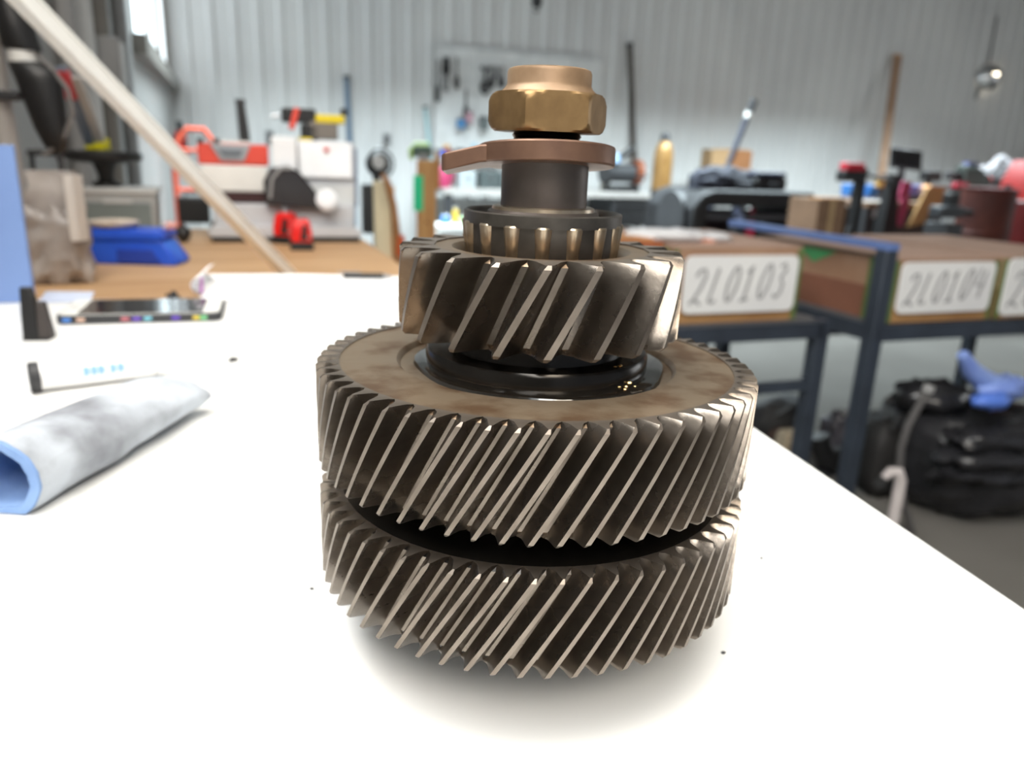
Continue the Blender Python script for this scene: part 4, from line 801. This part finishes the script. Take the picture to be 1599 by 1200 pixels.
# red machine on the far right
t = thing('red_machine', 'tall red machine at the right edge of the picture', 'machine', base_at(1622, 6.3), PH); hr = at(1590, 218, 6.3).z-FLOOR; k5 = kk(at(1590, 300, 6.3))
RM = mat('machine_red', S(168, 20, 14), .5); DRD = mat('deep_red', S(92, 12, 12), .5)
part('lower_body', MB().box((0, 0, (hr-.45)/2), (.50, .5, hr-.45)), DRD, t, .02); part('upper_body', MB(k5).rings([[Vector((x+c, y, z)) for x, y in ((-38*w_, -36), (50, -36), (50, 36), (-38*w_, 36))] for c, w_, z in ((0, 1.1, hr/k5-90), (0, 1.05, hr/k5-60), (2, .75, hr/k5-36), (4, .7, hr/k5-30))]), RM, t, .01)
part('top_handle', MB(k5).tube([(-22, 0, hr/k5-36), (-24, 0, hr/k5-14), (-14, 0, hr/k5-2), (4, 0, hr/k5), (24, 0, hr/k5-8)], 6, 10), mat('handle_red', S(176, 40, 56), .45), t); part('grey_motor', MB(k5).blob((4, -8, hr/k5-22), (16, 14, 14), .1, 2, 4, 16, 10), GREY, t)
t = thing('red_brown_drum', 'rust brown drum in the dark corner beside the red machine', 'drum', base_at(1545, 6.0), 0); hr = at(1545, 298, 6.0).z-FLOOR
part('drum_shell', MB().lathe([(0, 0), (.19, 0), (.19, hr*.33), (.20, hr*.345), (.19, hr*.36), (.19, hr*.66), (.20, hr*.675), (.19, hr*.69), (.19, hr), (0, hr)], 28), mat('rust_brown', S(84, 34, 20), .7, col2=S(58, 18, 14), nscale=4), t); part('drum_lid', MB().lathe([(0, hr), (.185, hr), (.20, hr+.02), (0, hr+.025)], 28), DRD, t); part('drum_bung', MB().cyl((.08, -.08, hr+.02), (.08, -.08, hr+.05), .03, n=12), DARK, t)
t = thing('cable_heap', 'grey heap of cables behind the rust brown drum', 'cable heap', base_at(1552, 7.9), 0); hr = at(1552, 250, 7.9).z-FLOOR
part('heap', MB().blob((0, 0, hr-.28), (.22, .16, .28), .3, 2.4, 8, 24, 16, .9), mat('cable_grey', S(96, 92, 94), .6), t, ang=80); part('heap_stand', MB().cyl((0, 0, 0), (0, 0, hr-.4), .06, n=10), DARK, t); part('heap_loop', MB().tube([(.16*math.cos(R(i*30)), -.15, hr-.25+.16*math.sin(R(i*30))) for i in range(13)], .018, 8), DARK, t)
# big cardboard boxes on the floor below the blue bins
q = base_at(1308, 5.4); hh = at(1308, 312, 5.4).z-FLOOR; k5 = kk(at(1300, 330, 5.4))
t = thing('floor_carton', 'large brown carton behind the blue cart rail', 'carton', q, PH)
part('carton_body', MB().box((.02, .2, hh/2), (.24, .3, hh)), mat('carton_dull', S(126, 98, 76), .85), t, .004); part('carton_flap', MB().box((.02, .12, hh+.004), (.20, .12, .008)), CARD, t); part('carton_tape', MB().box((.02, .048, hh*.5), (.04, .004, hh)), mat('tape_tan', S(176, 148, 108), .4), t)
t = onR('white_tub', 'white tub below the right blue bin', 'tub', 1366, -.22)
part('tub_shell', MB(k).box((0, 0, -12), (38, 12, 22), taper=(1.1, 1.1)), LGREY, t, .006); part('tub_rim', MB(k).box((0, 0, -.5), (44, 15, 3)), WHITE, t); part('tub_hanger', MB(k).box((0, 7, 1.5), (30, 8, 2)), STEEL, t)
# plank and lamp on the back wall
t, a, c = None, one2(1402, 86, WB-.06), one2(1381, 240, WB-.45)
c = a+(c-a)*((a.z-FLOOR)/(a.z-c.z)); t = thing('pine_plank', 'tall pine plank leaning on the back wall at the right', 'plank', c); M_ = along(c, a)
part('plank_board', MB().box((a-c)/2, (.115, .03, (a-c).length), M=Matrix(M_) @ Matrix.Rotation(R(20), 3, 'Z')), mat('dull_pine', S(172, 140, 116), .7, col2=S(154, 122, 98), nscale=4, stretch=(6, 6, .6)), t, .003); part('plank_end', MB().box((a-c)*.996, (.117, .032, .02), M=Matrix(M_) @ Matrix.Rotation(R(20), 3, 'Z')), WOODP, t)
q = one2(1546, 118, WB-.10)
t = thing('clamp_lamp', 'round metal reflector lamp with a lit bulb on the back wall', 'lamp', q, PH)
yaw_ = math.atan2(-q.x, q.y)
rf = part('reflector', MB().lathe([(.02, .10), (.06, .09), (.15, .04), (.19, -.04), (.185, -.045), (.145, .03), (.055, .075), (.02, .085)], 32), mat('aluminium', (.75, .75, .76), .28, .9), t, rot=(R(78), 0, R(-20)))
part('bulb', MB().lathe([(0, -.05), (.022, -.045), (.038, -.015), (.030, .03), (.018, .07), (0, .08)], 20), mat('lit_bulb', (1, .88, .66), .4, emit=9.0), t, loc=(.03, -.05, -.0), rot=(R(78), 0, R(-20)))
part('clamp', MB().tube([(0, .05, 0), (-.06, .05, -.10), (-.10, .06, -.22), (-.12, .07, -.34)], [.02, .025, .03, .015], 8), GREY, t); part('lamp_cord', MB().tube([(0, .06, .05), (.02, .08, .3), (.01, .085, .8)], .010, 6), DARK, t)

# ================================================================== CARTS WITH LABELLED BOXES, RIGHT
IRON = mat('cart_iron', S(64, 72, 84), .45, .3, col2=S(52, 58, 68), nscale=6); IRB = mat('cart_rail_blue', S(104, 128, 184), .4, .2)
SHZ = -.29
def cart(name, label, e1a, e2a, wd_, dp, rail):
    t = thing(name, label, 'cart', fe(e1a, e2a, FLOOR), PH); h = SHZ-FLOOR
    for x in (.0, wd_):
        for y in (0, dp):
            hh = (.225 if rail and x == 0 else 0)
            part('post', MB().box((x, y, (h+hh)/2), (.045, .045, h+hh)), IRON, t, .003)
    for y in (0, dp): part('front_beam', MB().box((wd_/2, y-.005, h-.03), (wd_, .035, .05)), IRON, t, .002)
    for x in (0, wd_): part('side_beam', MB().box((x, dp/2, h-.03), (.035, dp, .05)), IRON, t, .002)
    part('shelf_plate', MB().box((wd_/2, dp/2, h-.006), (wd_, dp, .012)), mat('shelf_dark', S(88, 88, 90), .5), t)
    part('lower_rail', MB().box((wd_/2, dp if rail else 0, .40), (wd_, .03, .03)), IRON, t)
    if rail: part('end_rail', MB().box((0, dp/2, h+.232), (.046, dp+.05, .022)), IRB, t, .003, label='blue top rail of the cart end')
    for x in (0, wd_): part('foot_pad', MB().box((x, 0, .006), (.07, .07, .012)), BLACK, t)
    return t
cart('steel_cart', 'dark steel cart with a blue end rail at the right', 1.832, 1.771, 1.35, .74, True)
cart('low_steel_cart', 'dark steel cart carrying the box 2L0103 behind the gears', .70, 1.852, 1.00, .62, False)
GL = {'2': [[(.02, .80), (.22, .98), (.55, 1), (.72, .82), (.55, .48), (.25, .14), (0, 0), (.22, .12), (.5, .08), (.8, -.02)]], 'L': [[(.32, 1), (.22, .5), (.12, .02), (.35, .0), (.62, .06)]], '0': [[(.4+.34*math.cos(R(a))+.08*math.sin(R(a)), .5+.5*math.sin(R(a))) for a in range(60, 425, 24)]], '1': [[(.1, .78), (.38, 1), (.34, .5), (.3, 0)], [(.05, -.02), (.6, .02)]], '3': [[(.08, .9), (.4, 1), (.62, .84), (.28, .56), (.6, .40), (.58, .12), (.3, -.02), (.0, .08)]], '4': [[(.10, 1), (.0, .42), (.78, .46)], [(.66, .90), (.58, 0)]]}
INKG = mat('grey_marker', S(146, 146, 148), .7)
CBX = mat('cardboard_box', S(162, 130, 106), .85, col2=S(142, 108, 84), nscale=5); CBO = mat('cardboard_orange', S(162, 124, 80), .85, col2=S(146, 106, 64), nscale=5); GRT = mat('green_tape', S(88, 108, 58), .6); SIGN = mat('sign_white', S(224, 224, 222), .5, col2=S(216, 216, 216), nscale=5)
def lbox(label, text, e1a, e2a, wd_, dp, ht, lx0, lx1, lz0, lz1, tri):
    t = thing('cardboard_box', label, 'box', fe(e1a, e2a, SHZ+.001), PH, 'labelled boxes on the carts')
    th = .006
    part('front_panel', MB().box((wd_/2, th/2, ht/2), (wd_, th, ht)), CBX, t); part('back_panel', MB().box((wd_/2, dp-th/2, ht/2), (wd_, th, ht)), CBX, t)
    for x in (th/2, wd_-th/2): part('side_panel', MB().box((x, dp/2, ht/2), (th, dp-2*th, ht)), CBX, t)
    part('bottom_panel', MB().box((wd_/2, dp/2, th/2), (wd_-.014, dp-.014, th)), CBX, t)
    part('bottom_band', MB().box((wd_/2, -.0015, .028), (wd_+.002, .003, .056)), CBO, t); part('side_band', MB().box((-.0015, dp/2, .05), (.003, dp, .10)), mat('brown_band', S(124, 80, 60), .85), t)
    for y, s_ in ((.10, 1), (dp-.10, -1)): part('top_flap', MB().box((wd_/2, dp*.25 if s_ > 0 else dp*.75, ht+.004), (wd_-.004, dp*.49, .006)), mat('flap_card', S(166, 138, 122), .85), t)
    part('green_strip', MB().box((-.003, .06, ht/2), (.003, .07, ht)), GRT, t)
    for x in (.006, wd_-.010): part('green_edge', MB().box((x, -.003, ht/2), (.018, .004, ht*.98)), GRT, t)
    if tri: part('green_mark', MB().rings([[Vector((xx, y, z)) for y, z in ((.24, ht*.98), (.44, ht*.98), (.34, ht*.74))] for xx in (-.001, -.004)]), mat('green_mark', S(70, 150, 90), .6), t)
    sg = part('sign', MB().prism([(x, z) for x, z in rrect(lx0, lz0, lx1, lz1, .022)], -.012, -.006), SIGN, t, label='white hand-lettered sign')
    n = 6 if len(text) > 3 else 6; cw = (lx1-lx0-.05)/n; chh = (lz1-lz0)*.60; m_ = MB()
    for i, ch in enumerate(text):
        for st in GL[ch]:
            pts = [(lx0+.022+i*cw+q[0]*cw*.80+q[1]*.020, 0, lz0+(lz1-lz0)*.17+q[1]*chh+i*.003) for q in st]
            m_.tube(pts, .0050, 6)
    for v in m_.v: v.y = v.y*.25-.0130
    part('lettering', m_, INKG, sg)
    return t
lbox('cardboard box with the white sign 2L0103 behind the gears', '2L0103', 1.165, 1.868, .445, .50, .215, .035, .425, .030, .196, False)
lbox('cardboard box with the white sign 2L0104 next to the blue rail', '2L0104', 1.865, 1.764, .43, .66, .190, .022, .405, .030, .186, True)
lbox('cardboard box at the right edge with the cut-off sign 2L0', '2L0', 2.305, 1.755, .48, .66, .195, .010, .470, .012, .196, False)
q = fe(1.20, 2.02, SHZ+.2225)
t = thing('white_part_bag', 'white plastic bag of parts on top of the box 2L0103', 'bag', q, PH)
part('bag_film', MB().blob((.03, 0, .016), (.12, .07, .018), .3, 2.5, 2, 24, 12, .8, .0), mat('white_film', S(222, 222, 224), .4), t, ang=80); part('bag_end', MB().blob((.17, -.01, .012), (.07, .05, .013), .3, 2.5, 6, 18, 10, .8, .0), mat('white_film', S(222, 222, 224), .4), t, ang=80)
part('pink_tag', MB().box((.13, -.065, .006), (.03, .03, .01)), mat('salmon', S(214, 160, 140), .6), t)
q = fe(1.02, 2.10, SHZ)
t = thing('rust_tray', 'rust brown tray behind the small gear on the steel cart', 'tray', q, PH)
part('tray_base', MB().box((0, 0, .10), (.26, .35, .20)), CBX, t, .004); part('tray_rim', MB().box((0, 0, .215), (.28, .37, .03)), mat('rust_rim', S(150, 84, 48), .7), t, .004); part('tray_lid', MB().box((.02, -.02, .234), (.20, .28, .006)), CARD, t)
q = fe(.93, 2.02, SHZ+.2378); tag(part('white_cap', MB().lathe([(0, 0), (.020, 0), (.020, .02), (.012, .032), (0, .034)], 16), WHITE, None, loc=q), 'small white cap on the rust brown tray', 'canister')  # small white cap lying on the tray

# things under and beside the carts
def floorthing(name, label, cat, x, y, z=FLOOR, yaw=PH): q = onz(x, y, z); return thing(name, label, cat, q, yaw), kk(q), q
BAGB = mat('black_film', (.014, .014, .016), .26, col2=(.022, .022, .025), nscale=7, bump=.5, bscale=12)
q = at(1500, 790, 2.15); k = kk(q); q = Vector((q.x, q.y+.22, FLOOR))
t = thing('black_bag', 'big black plastic bag slumped on the floor under the right cart', 'bag', q, PH)
hB = at(1500, 612, 2.3).z-FLOOR
part('bag_body', MB().blob((.15, 0, hB*.42), (.27, .26, hB*.46), .16, 2.4, 21, 40, 28, .75, .002), BAGB, t, ang=80)
for i, (z, w_) in enumerate(((.72, .30), (.58, .33), (.44, .34))): part('bag_fold', MB().blob((.12, -.17, hB*z), (w_*.8, .10, .042), .25, 3, 30+i, 28, 12, .9), BAGB, t, ang=80)
part('bag_knot', MB().blob((-.02, .02, hB*.90), (.12, .10, .05), .3, 3, 40, 18, 10), BAGB, t, ang=80)
kz = FLOOR+hB*.93
q2 = at(1530, 606, 2.22)
t = thing('blue_gloves', 'crumpled blue gloves on top of the black plastic bag', 'gloves', (q2.x, q2.y, kz+.045), PH)
BG = mat('glove_blue', S(128, 152, 208), .5, col2=S(106, 128, 192), nscale=12)
part('cuff', MB().tube([(-.10, 0, .13), (-.06, 0, .085), (.0, 0, .045), (.05, 0, .03)], [.016, .026, .034, .03], 12), BG, t); part('palm', MB().blob((.06, -.02, .02), (.09, .05, .035), .3, 3, 2, 20, 12), BG, t, ang=80)
for i in range(4): part('finger', MB().tube([(.10, -.03+.02*i, .03), (.16, -.05+.03*i, .035), (.21, -.06+.04*i, .012)], [.012, .012, .009], 8), BG, t)
part('second_glove', MB().blob((-.02, -.06, .0), (.07, .035, .025), .3, 3, 5, 18, 10), mat('glove_deep', S(82, 118, 205), .5), t, ang=80)
q = at(1420, 700, 2.12); q = Vector((q.x, q.y, FLOOR))
t = thing('grey_cable_loop', 'grey cable arching down in front of the black bag', 'cable', q)
P_ = lambda x, y, Y=2.12: at(x, y, Y)-q
part('cable_run', MB().tube([P_(1448, 612), P_(1436, 632), P_(1418, 664), P_(1407, 700), P_(1404, 740), P_(1412, 790)], .011, 8), mat('cable_mid', S(86, 84, 84), .5), t); part('cable_end', MB().tube([P_(1448, 612), P_(1452, 602)], .016, 8), GREY, t); part('cable_tail', MB().tube([P_(1412, 790), P_(1430, 850), Vector((.03, .02, .011))], .011, 8), mat('cable_mid', S(86, 84, 84), .5), t)
q = at(1393, 756, 2.0); k = kk(q)
t = thing('white_hose_ring', 'white curved hose end just behind the table edge', 'hose', (q.x, q.y, FLOOR))
zc = q.z-FLOOR; part('hose_arc', MB().tube([(-14*k, 0, zc+10*k), (-6*k, 0, zc+20*k), (6*k, 0, zc+20*k), (12*k, 0, zc+6*k), (13*k, 0, zc-24*k), (12*k, 0, .0)], [6*k, 8*k, 9*k, 9*k, 9*k, 9*k], 10), mat('hose_white', S(196, 188, 186), .5), t); part('hose_nozzle', MB().tube([(-14*k, 0, zc+10*k), (-20*k, 0, zc-6*k)], [7*k, 9*k], 10), BLACK, t)
t, k, q = floorthing('black_bundle', 'low black bundle lying just behind the table edge', 'bundle', 1300, 738)
part('bundle_body', MB(k).blob((10, 0, 20), (40, 18, 20), .2, 2, 3, 24, 14, .8, 0), BLACK, t); part('bundle_roll', MB(k).tube([(-14, 0, 24), (-26, 6, 44), (-30, 8, 60)], [17, 16, 16], 14), BLACK, t); part('bundle_base', MB(k).box((8, 0, 2), (72, 30, 4)), DARK, t, .004)
t, k, q = floorthing('clear_bag', 'greyish clear plastic bag on the floor between the cart posts', 'bag', 1308, 700)
part('bag_film', MB(k).blob((0, 0, 26), (28, 24, 30), .35, 2.6, 11, 26, 16, .8, 0), mat('clear_film', S(112, 110, 118), .25, col2=S(74, 72, 78), nscale=14), t, ang=80); part('bag_tie', MB(k).tube([(0, 0, 52), (4, 0, 60), (12, -2, 64)], [6, 4, 6], 8), GREY, t)
t, k, q = floorthing('dark_duffel', 'dark grey duffel on the floor behind the middle gear', 'duffel', 1232, 694)
part('duffel_body', MB(k).blob((0, 24, 34), (56, 30, 36), .15, 2, 14, 28, 16, .75, 0), mat('duffel_grey', S(66, 66, 68), .7), t, ang=80); part('duffel_strap', MB(k).tube([(-34, 0, 50), (-14, -10, 64), (14, -10, 64), (34, 0, 50)], 3, 8), BLACK, t); part('duffel_pocket', MB(k).blob((-22, -4, 18), (24, 10, 14), .1, 2, 3, 16, 10), mat('brown_pocket', S(84, 66, 60), .7), t)
t, k, q = floorthing('beige_block', 'beige foam block just beyond the right table edge', 'block', 1230, 716)
part('block', MB(k).rings([[Vector((x*w_, y*w_, z)) for x, y in ((-20, -12), (18, -14), (20, 12), (-18, 14))] for w_, z in ((1, 0), (1, 34), (.86, 46))]), mat('beige_foam', S(200, 184, 158), .8), t, .006); part('block_groove', MB(k).box((0, -13, 24), (28, 3, 4)), mat('foam_shadow', S(160, 142, 118), .8), t)
t, k, q = floorthing('dark_toolbag', 'black tool bag on the floor left of the big black bag', 'tool bag', 1384, 782)
part('bag_shell', MB(k).blob((0, 26, 60), (30, 26, 62), .12, 2, 17, 26, 18, .65, 0), mat('toolbag_black', S(30, 28, 28), .7), t, ang=80); part('bag_handle', MB(k).tube([(-18, 0, 118), (-8, -4, 142), (8, -4, 142), (18, 0, 118)], 3.5, 8), BLACK, t); part('side_pocket', MB(k).blob((0, -4, 40), (24, 8, 24), .1, 2, 5, 16, 10), BLACK, t)
